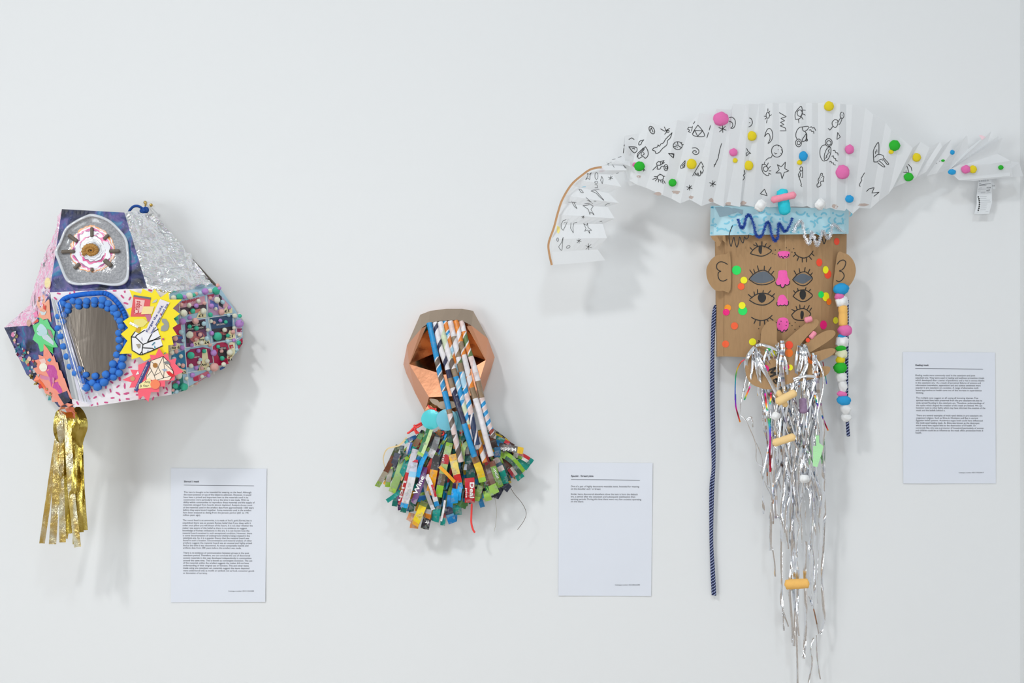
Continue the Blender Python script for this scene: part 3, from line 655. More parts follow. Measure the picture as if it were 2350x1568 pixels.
# leaflet coupons under the pastel pom-poms
def cp(name, pts, col, off=.3): return decal(name, c5(pts), PO, mat('bit_%02x%02x%02x' % col, K(*col), .35), pop, off+.3, .25, 7)
for nm, pts_, cl, of in [
    ('coupon', [(195, 215), (562, 118), (578, 245), (200, 300)], (205, 150, 165), .3), ('coupon', [(200, 295), (580, 240), (592, 330), (215, 412)], (66, 42, 56), .35),
    ('coupon', [(330, 350), (500, 300), (520, 345), (345, 390)], (215, 130, 115), .6), ('price_flag', [(440, 442), (482, 340), (577, 325), (588, 432)], (236, 224, 178), .7),
    ('coupon', [(602, 112), (690, 88), (775, 100), (945, 275), (958, 368), (622, 410)], (190, 150, 185), .3), ('coupon', [(640, 175), (752, 225), (765, 320), (650, 290)], (82, 100, 170), .6),
    ('coupon', [(768, 98), (806, 128), (835, 300), (765, 255)], (38, 28, 40), .6), ('coupon', [(600, 105), (700, 95), (690, 140), (615, 150)], (175, 50, 85), .6), ('coupon', [(835, 170), (900, 250), (860, 290), (838, 280)], (225, 165, 170), .5),
    ('price_flag', [(822, 335), (890, 262), (960, 300), (962, 368), (832, 384)], (236, 224, 178), .8),
    ('coupon', [(280, 502), (572, 455), (603, 800), (300, 862)], (98, 52, 92), .3), ('coupon', [(308, 505), (560, 468), (572, 598), (322, 632)], (36, 26, 34), .6), ('coupon', [(300, 640), (330, 635), (345, 800), (305, 800)], (40, 26, 44), .6),
    ('price_flag', [(398, 845), (400, 792), (540, 708), (622, 740), (652, 822)], (236, 224, 178), 1.1),
    ('coupon', [(640, 440), (958, 395), (962, 560), (662, 600)], (36, 72, 112), .3), ('coupon', [(665, 600), (962, 560), (962, 740), (690, 785)], (44, 32, 50), .35), ('price_flag', [(860, 752), (922, 615), (1000, 632), (1002, 742)], (236, 224, 178), .8),
    ('coupon', [(285, 945), (360, 888), (540, 860), (645, 882), (690, 1080), (310, 1152)], (148, 36, 84), .3), ('price_flag', [(528, 905), (592, 882), (625, 1090), (645, 1180), (455, 1205), (520, 1090)], (236, 224, 178), .8),
    ('coupon', [(680, 850), (762, 785), (885, 795), (935, 960), (905, 1100), (742, 1132), (700, 1080), (680, 950)], (182, 28, 78), .3), ('coupon', [(770, 860), (870, 850), (890, 930), (880, 1020), (780, 1020), (745, 960)], (40, 34, 48), .6),
    ('price_flag', [(900, 795), (998, 780), (1003, 945), (905, 1085), (880, 1000), (925, 900)], (236, 228, 190), .7), ('coupon', [(915, 830), (970, 822), (978, 870), (925, 882)], (198, 38, 52), 1.0),
    ('coupon', [(400, 1290), (612, 1200), (642, 1260), (470, 1362), (400, 1340)], (208, 110, 130), .3), ('coupon', [(400, 1300), (470, 1270), (480, 1340), (410, 1350)], (190, 40, 80), .5),
    ('coupon', [(110, 560), (215, 520), (230, 690), (112, 682)], (196, 45, 92), .3), ('coupon', [(60, 992), (272, 900), (302, 1182), (162, 1152), (62, 1045)], (38, 122, 162), .3),
    ('coupon', [(112, 702), (240, 690), (262, 800), (112, 802)], (104, 78, 122), .3), ('coupon', [(150, 715), (240, 705), (243, 735), (155, 740)], (36, 92, 170), .6), ('price_flag', [(45, 885), (40, 832), (152, 790), (205, 812), (235, 882), (60, 912)], (236, 224, 178), .7),
    ('coupon', [(90, 1370), (245, 1258), (262, 1400), (262, 1488), (92, 1540)], (34, 122, 112), .3), ('coupon', [(95, 1370), (190, 1310), (190, 1420), (95, 1440)], (150, 92, 106), .6), ('price_flag', [(168, 1150), (290, 1188), (302, 1242), (160, 1255)], (236, 224, 178), .7),
    ('coupon', [(1012, 462), (1100, 482), (1105, 700), (1016, 690)], (222, 212, 222), .3), ('coupon', [(1030, 590), (1104, 590), (1105, 645), (1032, 640)], (150, 45, 90), .6), ('coupon', [(1032, 785), (1108, 722), (1112, 800), (1050, 895)], (190, 35, 80), .3),
    ('coupon', [(780, 1160), (880, 1100), (850, 1160), (780, 1195)], (52, 84, 140), .3), ('coupon', [(100, 300), (190, 200), (195, 340), (110, 400)], (170, 130, 150), .3)]:
    cp(nm, pts_, cl, of)
M_FOOD = mat('printed_food', K(190, 104, 104), .4, bs=500, bstr=0, var=.6)
decal('food_picture', ring(*c5([(458, 715)])[0], 17.5, 13.5), PO, M_FOOD, pop, .7, .2)
decal('food_picture', ring(*c5([(845, 640)])[0], 12, 7), PO, M_FOOD, pop, .7, .2)
ink('leaflet_gutter', [c5(p) for p in ([(190, 190), (232, 560), (285, 930), (330, 1450)], [(588, 120), (615, 440), (668, 800), (700, 1250)], [(215, 495), (600, 440), (960, 385), (1070, 375)], [(275, 870), (650, 808), (1000, 755), (1100, 700)], [(300, 1235), (640, 1165), (780, 1130)], [(965, 380), (1010, 740), (1020, 900)])], 1.4, PO, M_WHT, pop, 1.2)
M_RED = mat('red_print', K(178, 38, 62), .5); M_CRM = mat('cream_print', K(222, 210, 205), .5)
for body, x, y, sz, wd, an, mm in [("MRBRAIN'S", 245, 235, 9, 40, 13, M_RED), ('£1', 475, 425, 7.5, 11, 6, M_BLK), ('£1', 850, 360, 8, 11, 6, M_BLK), ('Any', 478, 768, 7.5, 13, 6, M_BLK), ('5 for £4', 422, 835, 8, 33, 8, M_BLK), ('BROWN', 735, 548, 5, 20, 6, M_CRM), ('£1', 900, 722, 8, 11, 6, M_BLK), ('POTATO MASH', 320, 615, 5, 36, 8, M_CRM), ('SWEET', 385, 560, 4.5, 18, 8, M_CRM), ('Any', 515, 1130, 7.5, 13, 8, M_BLK), ('2 for £3', 460, 1195, 8, 30, 8, M_BLK), ('HEINZ', 778, 888, 4.6, 15, 6, M_CRM), ('HEINZ', 412, 1015, 4, 13, 8, M_CRM), ('£1', 900, 1070, 7, 10, 20, M_BLK), ('3 for £4', 50, 895, 8, 29, 8, M_BLK), ('£5', 240, 1240, 7, 9, 8, M_BLK), ('4', 940, 870, 6, 4, 0, M_WHT)]:
    px, py = c5([(x, y)])[0]; text('coupon_words', body, px, py, sz, PO, mm, pop, width=wd, ang=an, off=2.0, bold=True)
PM = {'c': felt('cream_pompom', K(240, 236, 212)), 'g': felt('jade_pompom', K(62, 190, 155)), 'l': felt('lilac_pompom', K(190, 140, 212)), 'p': felt('peach_pink_pompom', K(246, 178, 170)), 'b': felt('ice_blue_pompom', K(182, 215, 226))}
SP = Surf(100).add(silp, frp, pop)
for x, y, r, k in [(115, 150, 38, 'c'), (200, 132, 44, 'g'), (272, 138, 30, 'l'), (342, 120, 48, 'c'), (408, 110, 26, 'g'), (442, 90, 26, 'p'), (497, 82, 30, 'b'), (570, 58, 48, 'l'), (640, 47, 32, 'c'), (728, 50, 56, 'g'), (775, 10, 26, 'l'), (750, -30, 28, 'p'), (642, 150, 28, 'p'), (738, 183, 48, 'c'), (820, 212, 34, 'b'), (472, 197, 32, 'c'), (560, 226, 26, 'p'), (338, 257, 34, 'c'), (440, 262, 34, 'l'), (228, 250, 28, 'p'), (392, 340, 36, 'g'), (543, 342, 47, 'c'), (662, 266, 36, 'l'), (723, 307, 26, 'c'), (805, 355, 46, 'p'), (915, 292, 28, 'l'), (645, 393, 34, 'g'), (262, 370, 50, 'c'), (348, 436, 30, 'l'), (245, 490, 46, 'l'), (428, 484, 46, 'p'), (550, 522, 34, 'b'), (655, 487, 28, 'c'), (698, 505, 24, 'p'), (787, 477, 28, 'l'), (865, 496, 28, 'g'), (345, 563, 30, 'g'), (443, 587, 34, 'g'), (605, 609, 28, 'c'), (905, 400, 28, 'b'), (995, 410, 36, 'c'), (1070, 410, 28, 'g'), (1063, 522, 60, 'l'), (985, 583, 28, 'c'), (848, 612, 34, 'c'), (972, 642, 32, 'p'), (895, 690, 30, 'g'), (665, 660, 34, 'l'), (747, 705, 62, 'g'), (348, 682, 50, 'c'), (225, 643, 36, 'b'), (495, 680, 30, 'p'), (437, 750, 26, 'p'), (592, 737, 34, 'b'), (515, 800, 34, 'c'), (638, 830, 26, 'p'), (380, 830, 28, 'l'), (140, 735, 36, 'p'), (252, 765, 26, 'b'), (130, 820, 26, 'l'), (238, 870, 34, 'l'), (1065, 685, 28, 'c'), (985, 760, 28, 'l'), (892, 778, 34, 'b'), (1057, 797, 34, 'g'), (757, 853, 28, 'g'), (805, 917, 28, 'p'), (1028, 895, 26, 'b'), (922, 938, 46, 'c'), (690, 942, 46, 'l'), (555, 917, 30, 'g'), (472, 912, 30, 'l'), (362, 978, 50, 'g'), (220, 990, 30, 'c'), (155, 922, 30, 'p'), (88, 940, 34, 'c'), (498, 1040, 28, 'b'), (480, 1083, 28, 'c'), (600, 1060, 34, 'c'), (813, 1022, 36, 'g'), (190, 1110, 26, 'c'), (248, 1125, 32, 'p'), (365, 1130, 34, 'c'), (440, 1160, 30, 'l'), (520, 1163, 28, 'p'), (613, 1175, 32, 'c'), (700, 1148, 62, 'p'), (837, 1108, 34, 'c'), (388, 1262, 36, 'l'), (523, 1282, 28, 'c'), (617, 1270, 28, 'l'), (435, 1370, 34, 'p'), (300, 1313, 28, 'c'), (188, 1275, 46, 'c'), (178, 1370, 28, 'l'), (143, 1418, 38, 'g'), (267, 1432, 52, 'g'), (367, 1408, 30, 'c'), (108, 1478, 22, 'p'), (160, 1500, 28, 'b'), (120, 1030, 32, 'b'), (150, 440, 32, 'g'), (200, 130, 20, 'p')]:
    px, py = c5([(x, y)])[0]; r = r/6.274*S; pom('pompom', SP.hit(px, py, r*900), r*.97, PM[k], shroud)

# fluorescent stars, scraps and shards on the left side
M_CORAL = mat('fluorescent_coral_card', K(255, 140, 112), .25, coat=.3); M_FGREEN = mat('fluorescent_green_card', K(75, 212, 118), .3, coat=.3)
gst = decal('green_star', c4([(450, 285), (540, 245), (548, 168), (605, 212), (655, 198), (700, 300), (760, 370), (745, 480), (802, 585), (735, 590), (737, 682), (610, 570), (597, 640), (557, 650), (525, 540), (450, 478), (482, 388)]), LF, M_FGREEN, shroud, 4, .8, 20)
G4 = Over(LF, 5)
bit('pale_blue_scrap', smooth_path(c4([(510, 330), (560, 260), (610, 290), (650, 350), (640, 420), (560, 430), (515, 400)]), True, 3), (190, 222, 226), gst, G4)
bit('leaflet_scrap', c4([(575, 430), (660, 410), (745, 510), (740, 560), (600, 470)]), (205, 218, 226), gst, G4, .6)
bit('mauve_scrap', c4([(650, 330), (700, 350), (740, 440), (720, 470), (670, 400)]), (170, 130, 140), gst, G4, .6); bit('green_scrap', c4([(612, 545), (735, 590), (733, 670)]), (30, 180, 70), gst, G4, .5)
cst = decal('coral_star', c4([(605, 540), (665, 612), (728, 718), (742, 688), (775, 790), (800, 800), (820, 900), (850, 915), (880, 1010), (895, 1020), (930, 1130), (1028, 1360), (1010, 1380), (1040, 1480), (1038, 1575), (1010, 1560), (985, 1568), (950, 1540), (900, 1440), (830, 1450), (800, 1345), (722, 1345), (700, 1255), (622, 1222), (590, 1110), (462, 1050), (512, 960), (460, 880), (512, 860), (485, 765), (542, 750), (530, 690), (600, 712)]), LF, M_CORAL, shroud, 6, .8, 20)
C4 = Over(LF, 7)
bit('magenta_foil_scrap', c4([(660, 825), (750, 840), (830, 1000), (862, 1200), (840, 1240), (705, 1130), (690, 1020), (640, 920)]), (0, 0, 0), cst, C4, m=foil('magenta_foil', (.85, .12, .5, 1), .3, 120, .5))
bit('cream_dot', ring(*c4([(598, 862)])[0], 9, 10), (250, 238, 220), cst, C4, .5); bit('navy_galaxy_strip', c4([(800, 1240), (925, 1190), (980, 1330), (888, 1380)]), (0, 0, 0), cst, C4, .6, m=M_GAL)
bit('pink_film_scrap', c4([(550, 960), (600, 980), (755, 1010), (752, 1085), (560, 1015)]), (215, 130, 165), cst, C4, .9); bit('cyan_scrap', c4([(650, 765), (690, 735), (712, 760), (685, 790)]), (35, 150, 200), cst, C4, .9)
bit('pale_pink_scrap', c4([(540, 760), (620, 740), (640, 800), (580, 820)]), (255, 200, 190), cst, C4, .6); bit('orange_scrap', c4([(520, 1010), (600, 1090), (660, 1190), (620, 1200), (560, 1090)]), (248, 105, 50), cst, C4, .4)
ost = decal('orange_star', cC([(445, 165), (520, 140), (592, 200), (600, 330), (615, 470), (575, 425), (520, 440), (455, 410), (480, 330), (440, 260)]), LF, mat('fluorescent_orange_card', K(250, 165, 130), .35), shroud, 4, .8, 20)
O4 = Over(LF, 5)
bit('grey_scrap', cC([(460, 200), (520, 195), (560, 270), (545, 330), (480, 290), (455, 250)]), (90, 80, 82), ost, O4); bit('red_scrap', cC([(515, 245), (545, 270), (550, 325), (520, 310)]), (225, 60, 40), ost, O4, .7)
bit('rust_scrap', cC([(455, 165), (480, 170), (490, 205), (465, 210)]), (205, 85, 40), ost, O4, .5); bit('pale_scrap', cC([(470, 330), (530, 350), (560, 330), (540, 380), (500, 385)]), (210, 222, 225), ost, O4, .7)
decal('round_sticker', ring(*cA([(685, 1255)])[0], 7, 13), LF, mat('cream_sticker', K(245, 225, 160), .4), shroud, 4, .5); decal('striped_tape', cA([(590, 1370), (625, 1310), (715, 1410), (710, 1450)]), LF, mat('striped_tape', K(238, 226, 240), .4), shroud, 5, .5)
decal('blue_tape_patch', cA([(605, 1385), (635, 1370), (690, 1430), (660, 1440)]), LF, mat('tape_blue', K(96, 100, 170), .4), shroud, 6, .4); decal('pink_scrap', cC([(385, 370), (440, 330), (455, 400), (405, 410)]), LF, mat('pink_scrap_paper', K(245, 115, 175), .4), shroud, 5, .5)
decal('red_scrap', cC([(390, 490), (440, 430), (465, 440), (455, 465)]), LF, mat('red_scrap_paper', K(225, 70, 40), .4), shroud, 5, .5)
decal('tan_roll_scrap', ring(*cC([(345, 478)])[0], 5, 8), LF, mat('tan_scrap', K(205, 160, 140), .5), shroud, 5, 2)
SHARD = [foil('shard_gold', (.75, .62, .3, 1), .25, 90, .4), foil('shard_silver', (.8, .8, .82, 1), .25, 90, .4), mat('shard_red', K(190, 40, 50), .3), mat('shard_black', K(48, 44, 48), .3), mat('shard_peach', K(240, 195, 175), .35), mat('shard_teal', K(40, 150, 150), .3), mat('shard_olive', K(150, 140, 70), .35), mat('shard_pink', K(220, 130, 170), .3)]
rs = random.Random(11); path = cC([(180, 610), (190, 690), (230, 760), (270, 790), (340, 840), (380, 930), (400, 990), (270, 860), (200, 860), (260, 930), (330, 1000), (360, 1060), (400, 1120), (440, 1190), (500, 1240), (570, 1320), (600, 1360)])
for i in range(52):
    a = path[i % len(path)]; x = a[0]+rs.gauss(0, 4.2); y = a[1]+rs.gauss(0, 4.6); n = rs.choice((3, 4, 4, 5)); t0 = rs.uniform(0, 6); rr_ = rs.uniform(2.6, 6.2)
    tx, ty = rs.uniform(-1, 1), rs.uniform(-1, 1)
    poly = [(x+math.cos(t0+k*2*math.pi/n)*rr_*rs.uniform(.6, 1.1), y+math.sin(t0+k*2*math.pi/n)*rr_*rs.uniform(.8, 1.5)) for k in range(n)]
    decal('foil_shard', poly, LF, rs.choice(SHARD), shroud, rs.uniform(1, 5), .5, 40, lift=lambda px, py: 3+((px-x)*tx+(py-y)*ty)*.7)

# gold tassel
M_GOLD = foil('gold_foil', (.80, .60, .20, 1), .2, 55, .5, 0, (1, 1, .7), .006, (.92, .86, .62, 1)); M_GOLD2 = foil('dark_gold_foil', (.50, .37, .06, 1), .22, 45, .5, 0, (1, 1, .5), .006, (.72, .58, .16, 1))
for i, (pts_, wd, m_, tw) in enumerate([
    ([(345, 190, 120), (290, 480, 120), (235, 850, 115), (150, 1435, 105)], 48, M_GOLD, .1), ([(320, 190, 135), (300, 560, 140), (282, 950, 138), (250, 1442, 130)], 62, M_GOLD, -.15), ([(350, 190, 140), (340, 520, 142), (340, 900, 138), (345, 1425, 130)], 56, M_GOLD, .1),
    ([(372, 195, 146), (380, 560, 146), (385, 900, 144), (400, 1342, 135)], 44, M_GOLD2, .4), ([(390, 200, 148), (405, 560, 152), (425, 900, 148), (455, 1200, 144), (488, 1470, 140)], 60, M_GOLD, -.1), ([(480, 150, 138), (500, 500, 136), (515, 900, 134), (545, 1312, 128)], 70, M_GOLD2, .1),
    ([(440, 230, 134), (460, 600, 132), (470, 1000, 130), (465, 1440, 124)], 46, M_GOLD2, .3), ([(430, 230, 130), (440, 620, 126), (420, 1000, 126), (365, 1390, 120)], 52, M_GOLD, .2), ([(450, 200, 142), (500, 560, 140), (510, 1000, 138), (520, 1330, 130)], 46, M_GOLD2, -.5),
    ([(460, 150, 140), (520, 210, 150), (548, 320, 158), (515, 430, 150), (490, 520, 140)], 66, M_GOLD2, .2), ([(340, 180, 140), (300, 210, 148), (282, 340, 150), (300, 430, 140), (340, 470, 135)], 46, M_GOLD2, -.3), ([(400, 190, 150), (430, 300, 160), (470, 330, 158), (450, 430, 148), (440, 480, 140)], 60, M_GOLD2, .3),
    ([(350, 180, 150), (320, 260, 160), (330, 400, 156), (350, 480, 148)], 60, M_GOLD, .2), ([(400, 560, 140), (445, 740, 150), (450, 930, 150), (425, 1000, 146), (420, 1340, 138)], 40, M_GOLD2, .6)]):
    P = pixpath(cE(pts_), 8); strip('gold_tassel_strip', P, wd/4.127*S, m_, shroud, twist=lambda t, tw=tw, i=i: tw*math.sin(t*5+i)+.12*math.sin(t*23+i*2), bow=.001)
M_CORD = mat('blue_cord', K(20, 72, 150), .8, bs=400, bstr=.6)
tube('hanging_cord', pixpath(cB([(95, 290, 70), (125, 220, 72), (180, 165, 74), (250, 158, 75), (310, 190, 72), (350, 220, 68), (390, 190, 60), (400, 230, 58), (365, 270, 58)]), 5), .0029, M_CORD, shroud, 10)
tube('cord_knot', pixpath(cB([(320, 205, 70), (300, 235, 72), (340, 255, 74), (380, 230, 72), (370, 190, 70), (330, 215, 74), (360, 245, 76)]), 4), .0036, M_CORD, shroud, 10)
M_BRASS = mat('brass', K(212, 176, 92), .25, metal=1)
hk = thing('cup_hook', 'small brass screw-in cup hook above the silver foil panel', 'hook', V(333, 470, 0))
tube('hook_shank', pixpath(cB([(360, 100, .3), (362, 100, 22), (360, 130, 34), (362, 165, 36), (372, 150, 44), (375, 110, 48), (362, 86, 46)]), 5), .0012, M_BRASS, hk, 8)
tube('hook_collar', [V(*cB([(361, 100)])[0], .2), V(*cB([(361, 100)])[0], 3)], .0035, M_BRASS, hk, 12)
nl = thing('brass_nail', 'brass-headed nail in the wall next to the small hook', 'nail', V(347, 471, 0))
tube('nail_shank', [V(*cB([(440, 160)])[0], .2), V(*cB([(455, 142)])[0], 24)], .0011, M_BRASS, nl, 8)
tube('nail_head', [V(*cB([(455, 142)])[0], 24), V(*cB([(456, 141)])[0], 26)], [.0038, .003], M_BRASS, nl, 14)

# ================================================================== copper epaulette with rolled-paper tubes and paper tassel
cF = crop(900, 690, 5.057); cG = crop(840, 960, 5.6); c6 = crop(850, 990, 6.815); c7 = crop(1040, 990, 6.815)
epa = thing('epaulette', 'faceted copper plate with rolled magazine tubes and a fringe of cut paper strips', 'epaulette', V(1030, 900, 0))
M_COP = foil('copper_card', (.70, .32, .18, 1), .28, 30, .12, 0, (1, 1, 1), .004); M_COPS = foil('copper_foil_shiny', (.74, .36, .17, 1), .16, 9, .14, 0, (1, 1, 1), .01)
M_TAN = foil('tan_metallic_card', (.47, .37, .285, 1), .42, 30, .1, 0, (1, 1, 1), .004)
def F3(*p): return cF(list(p))
a6, a5, a4, a3, a2, a1 = (920, 290, 60), (830, 240, 62), (730, 225, 63), (560, 235, 63), (420, 260, 62), (340, 322, 60)
o = {1: (325, 165, 30), 2: (440, 120, 35), 3: (630, 95, 38), 4: (810, 95, 38), 5: (940, 120, 32), 6: (1110, 440, 26), 7: (1190, 660, 22), 8: (1140, 830, 24), 9: (1060, 1060, 26), 10: (920, 1290, 28), 11: (380, 1290, 28), 12: (265, 1070, 26), 13: (160, 840, 24), 14: (130, 740, 22), 15: (172, 520, 26)}
el, er, dl, dr_, du = (197, 738, 72), (1088, 690, 72), (520, 600, 24), (830, 610, 24), (640, 300, 30)
fl, fr_, ml, mr = (600, 860, 74), (810, 850, 74), (428, 1122, 80), (960, 1100, 78)
for nm, pts_, m_ in [('crown_band', [o[15], o[1], o[2], o[3], o[4], o[5], o[6], a6, a5, a4, a3, a2, a1], M_TAN),
    ('copper_facet', [o[15], a1, (392, 300, 64), el, o[14]], M_COP), ('copper_facet', [(872, 300, 64), a6, o[6], o[7], er], M_COP),
    ('copper_facet', [(392, 300, 64), dl, el], M_COPS), ('copper_facet', [(392, 300, 64), (392, 265, 55), du, dl], M_COPS), ('copper_facet', [el, dl, fl], M_COPS),
    ('copper_facet', [(872, 300, 64), er, dr_], M_COPS), ('copper_facet', [(872, 265, 55), (872, 300, 64), dr_, du], M_COPS), ('copper_facet', [er, fr_, dr_], M_COPS),
    ('copper_facet', [du, dr_, dl], M_COPS), ('copper_facet', [dl, dr_, fr_, fl], M_COPS), ('copper_facet', [el, fl, fr_, er, mr, ml], M_COP),
    ('copper_facet', [el, ml, o[11], o[12], o[13], o[14]], M_COP), ('copper_facet', [er, o[7], o[8], o[9], o[10], mr], M_COP),
    ('mouth_recess', [(428, 1128, 40), (960, 1105, 40), (915, 1290, 26), (385, 1290, 26)], M_COPS)]:
    panel(nm, F3(*pts_), m_, epa, 0, thick=1.0)
for i, (pts_) in enumerate([[(432, 1140), (470, 1195), (540, 1225), (545, 1190), (520, 1150)], [(520, 1210), (560, 1175), (640, 1165), (730, 1180), (745, 1230), (640, 1265), (560, 1255)], [(385, 1285), (420, 1215), (470, 1240), (480, 1290)]]):
    decal('card_lip', smooth_path(cF(pts_), True, 4), Flat(48+i*4), M_TAN if i < 2 else M_COP, epa, 0, 1)
orim = [o[k] for k in range(1, 16)]
vs = [V(*F3(p)[0]) for p in orim]+[V(*F3((660+(p[0]-660)*.93, 680+(p[1]-680)*.93, .8))[0]) for p in orim]
mesh('plate_edge', vs, [(i, (i+1) % 15, 15+(i+1) % 15, 15+i) for i in range(15)]+[tuple(range(15, 30))], M_COP, epa)
# rolled paper tubes, wound stripes printed on them
BL, NV, WH, TN, OR, GN, PK, LG, BR, SK = K(30, 145, 205), K(45, 45, 75), K(228, 222, 224), K(142, 118, 92), K(225, 130, 40), K(95, 120, 70), K(225, 200, 195), K(205, 215, 180), K(105, 88, 78), K(165, 205, 225)
def tubeseg(segs, total, L):
    t = L/total
    for g in segs:
        if t <= g[0]: break
    return g
def tubecol(segs, total, seed):
    def f(L, ang):
        te, ca, cb, pitch, duty = tubeseg(segs, total, L); ph = ang
        c = ca if ph < duty else cb
        if min(abs(ph-duty), ph, 1-ph) < .045 and ca != cb: c = WH
        k = 1+.1*noise.noise(Vector((L*160, ang*4, seed*3.3)))
        return tuple(min(.95, v*k) for v in c[:3])+(1,)
    return f
def tubeturn(segs, total, seed):
    tab = [seed*.9]; n = 400
    for i in range(n): tab.append(tab[-1]+2*math.pi*(total/n)/(tubeseg(segs, total, total*i/n)[3]/1000))
    return lambda L: tab[min(n, max(0, int(L/total*n)))]
tubes = [
    ([(985, 742, 60), (998, 802, 78), (1010.7, 862, 92), (1026.6, 925, 100), (1036.4, 967, 104), (1045, 1005, 104), (1058, 1060, 98)], [(.12, BL, BL, 30, .5), (.25, BL, BL, 30, .9), (.5, BR, BL, 34, .5), (.63, BL, BL, 50, .5), (.66, TN, TN, 30, .5), (.8, PK, BR, 40, .55), (1, BR, PK, 42, .5)]),
    ([(999, 741, 58), (1010.7, 797, 76), (1026.6, 844, 88), (1038, 888, 96), (1054, 937, 104), (1066, 975, 108), (1077.5, 1013, 108), (1089, 1048, 104)], [(.36, WH, NV, 40, .62), (.42, NV, NV, 30, .5), (.5, TN, TN, 40, .5), (.56, WH, NV, 30, .5), (.76, NV, NV, 44, .94), (1, BL, BL, 60, .97)]),
    ([(1010, 740, 60), (1022.6, 789, 76), (1038.4, 840, 90), (1050, 878, 98), (1066, 937, 104), (1080, 985, 104), (1096, 1030, 98)], [(.3, LG, WH, 60, .6), (.38, BR, WH, 40, .5), (.44, TN, TN, 30, .5), (.62, BL, SK, 34, .6), (.8, LG, BL, 36, .6), (1, OR, WH, 34, .5)]),
    ([(1021.6, 738, 56), (1030.5, 779, 68), (1043, 830, 80), (1058, 885, 88), (1078, 950, 96), (1095, 1005, 98), (1113, 1061, 94)], [(.1, OR, BL, 30, .7), (.4, OR, SK, 40, .6), (.6, OR, TN, 40, .7), (1, OR, WH, 28, .5)]),
    ([(1033.5, 738, 60), (1046, 793, 78), (1058, 848, 92), (1068, 896, 100), (1078, 937, 106), (1086, 977, 110), (1095, 1021, 108)], [(.14, PK, WH, 40, .6), (.3, WH, TN, 46, .5), (.36, GN, WH, 36, .5), (.42, TN, TN, 30, .5), (.55, SK, BL, 50, .6), (.6, GN, BL, 30, .5), (.76, PK, BL, 30, .6), (1, K(44, 62, 100), K(36, 52, 88), 90, .5)]),
    ([(1046, 737, 58), (1058, 789, 76), (1072, 848, 90), (1082, 888, 98), (1097.7, 937, 106), (1110, 985, 110), (1127, 1047, 106)], [(.16, OR, WH, 50, .75), (.26, TN, OR, 40, .6), (.42, WH, OR, 60, .8), (.5, OR, WH, 40, .6), (.58, TN, TN, 30, .5), (1, WH, WH, 60, .9)]),
    ([(1059, 738, 56), (1072, 793, 74), (1088, 844, 86), (1099.7, 888, 94), (1107.6, 923, 100), (1119.5, 967, 104), (1133, 1004, 104)], [(.1, PK, WH, 40, .6), (.32, GN, OR, 40, .55), (.45, PK, WH, 80, .7), (.53, WH, PK, 40, .6), (.67, TN, TN, 40, .95), (.93, PK, BL, 20, .5), (1, BR, K(150, 60, 50), 20, .5)])]
for i, (pts_, segs) in enumerate(tubes):
    P = []; base = pixpath(pts_, 16); tot = sum((a-b).length for a, b in zip(base, base[1:]))
    vs, fs, cols = tube_geo(base, .0064, 20, tubecol(segs, tot, i), False, tubeturn(segs, tot, i))
    # rolled-paper end: an inner bore
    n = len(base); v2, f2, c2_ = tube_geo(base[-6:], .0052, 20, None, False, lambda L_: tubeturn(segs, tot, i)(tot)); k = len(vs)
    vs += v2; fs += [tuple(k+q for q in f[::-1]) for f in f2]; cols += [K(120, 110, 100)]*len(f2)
    fs += [((n-1)*20+q, (n-1)*20+(q+1) % 20, k+5*20+(q+1) % 20, k+5*20+q) for q in range(20)]; cols += [WH]*20
    mesh('rolled_paper_tube', vs, fs, M_ROLL, epa, True, cols)
# turquoise foil discs
M_TURQ = mat('turquoise_iridescent_card', K(95, 222, 230), .22, metal=.12, coat=.6); M_TURQ2 = mat('sky_iridescent_card', K(125, 208, 230), .25, metal=.1, coat=.6)
for x, y, r, d, m_ in [(1056, 965, 22.5, 70, M_TURQ2), (989, 963, 22.5, 86, M_TURQ), (1025.6, 964, 24.5, 90, M_TURQ2)]:
    decal('turquoise_disc', ring(x, y, r, r*1.02, 40), Flat(lambda px, py, x=x, y=y, d=d: d-((px-x)**2+(py-y)**2)*.0035-(py-y)*.12), m_, epa, 0, .8, 8)
# red wool
M_WOOL = felt('red_wool', K(240, 62, 58))
tube('red_wool_tail', pixpath(cG([(1358, 1100, 60), (1356, 1200, 58), (1352, 1330, 55), (1370, 1420, 55), (1398, 1472, 55)]), 6), .0021, M_WOOL, epa, 8)
for q, pts_ in enumerate([[(720, 60, 66), (640, 100, 72), (560, 180, 74), (540, 190, 72), (620, 150, 72), (660, 180, 74), (680, 195, 74)], [(640, 100, 72), (620, 95, 78), (650, 120, 82), (690, 100, 80), (720, 80, 74)], [(650, 110, 74), (630, 160, 76), (655, 205, 76)], [(1320, 140, 60), (1250, 180, 66), (1180, 200, 68)], [(990, 170, 66), (1000, 200, 72), (970, 230, 70)]]):
    tube('red_wool_knot', pixpath(cG(pts_), 4), .0021, M_WOOL, epa, 8)
tube('red_wool_knot', pixpath(F3((420, 1215, 60), (440, 1245, 70), (500, 1265, 78), (512, 1290, 82)), 4), .0018, M_WOOL, epa, 8); tube('red_wool_knot', pixpath(F3((508, 1250, 88), (505, 1268, 90), (512, 1280, 90)), 4), .0018, M_WOOL, epa, 8)
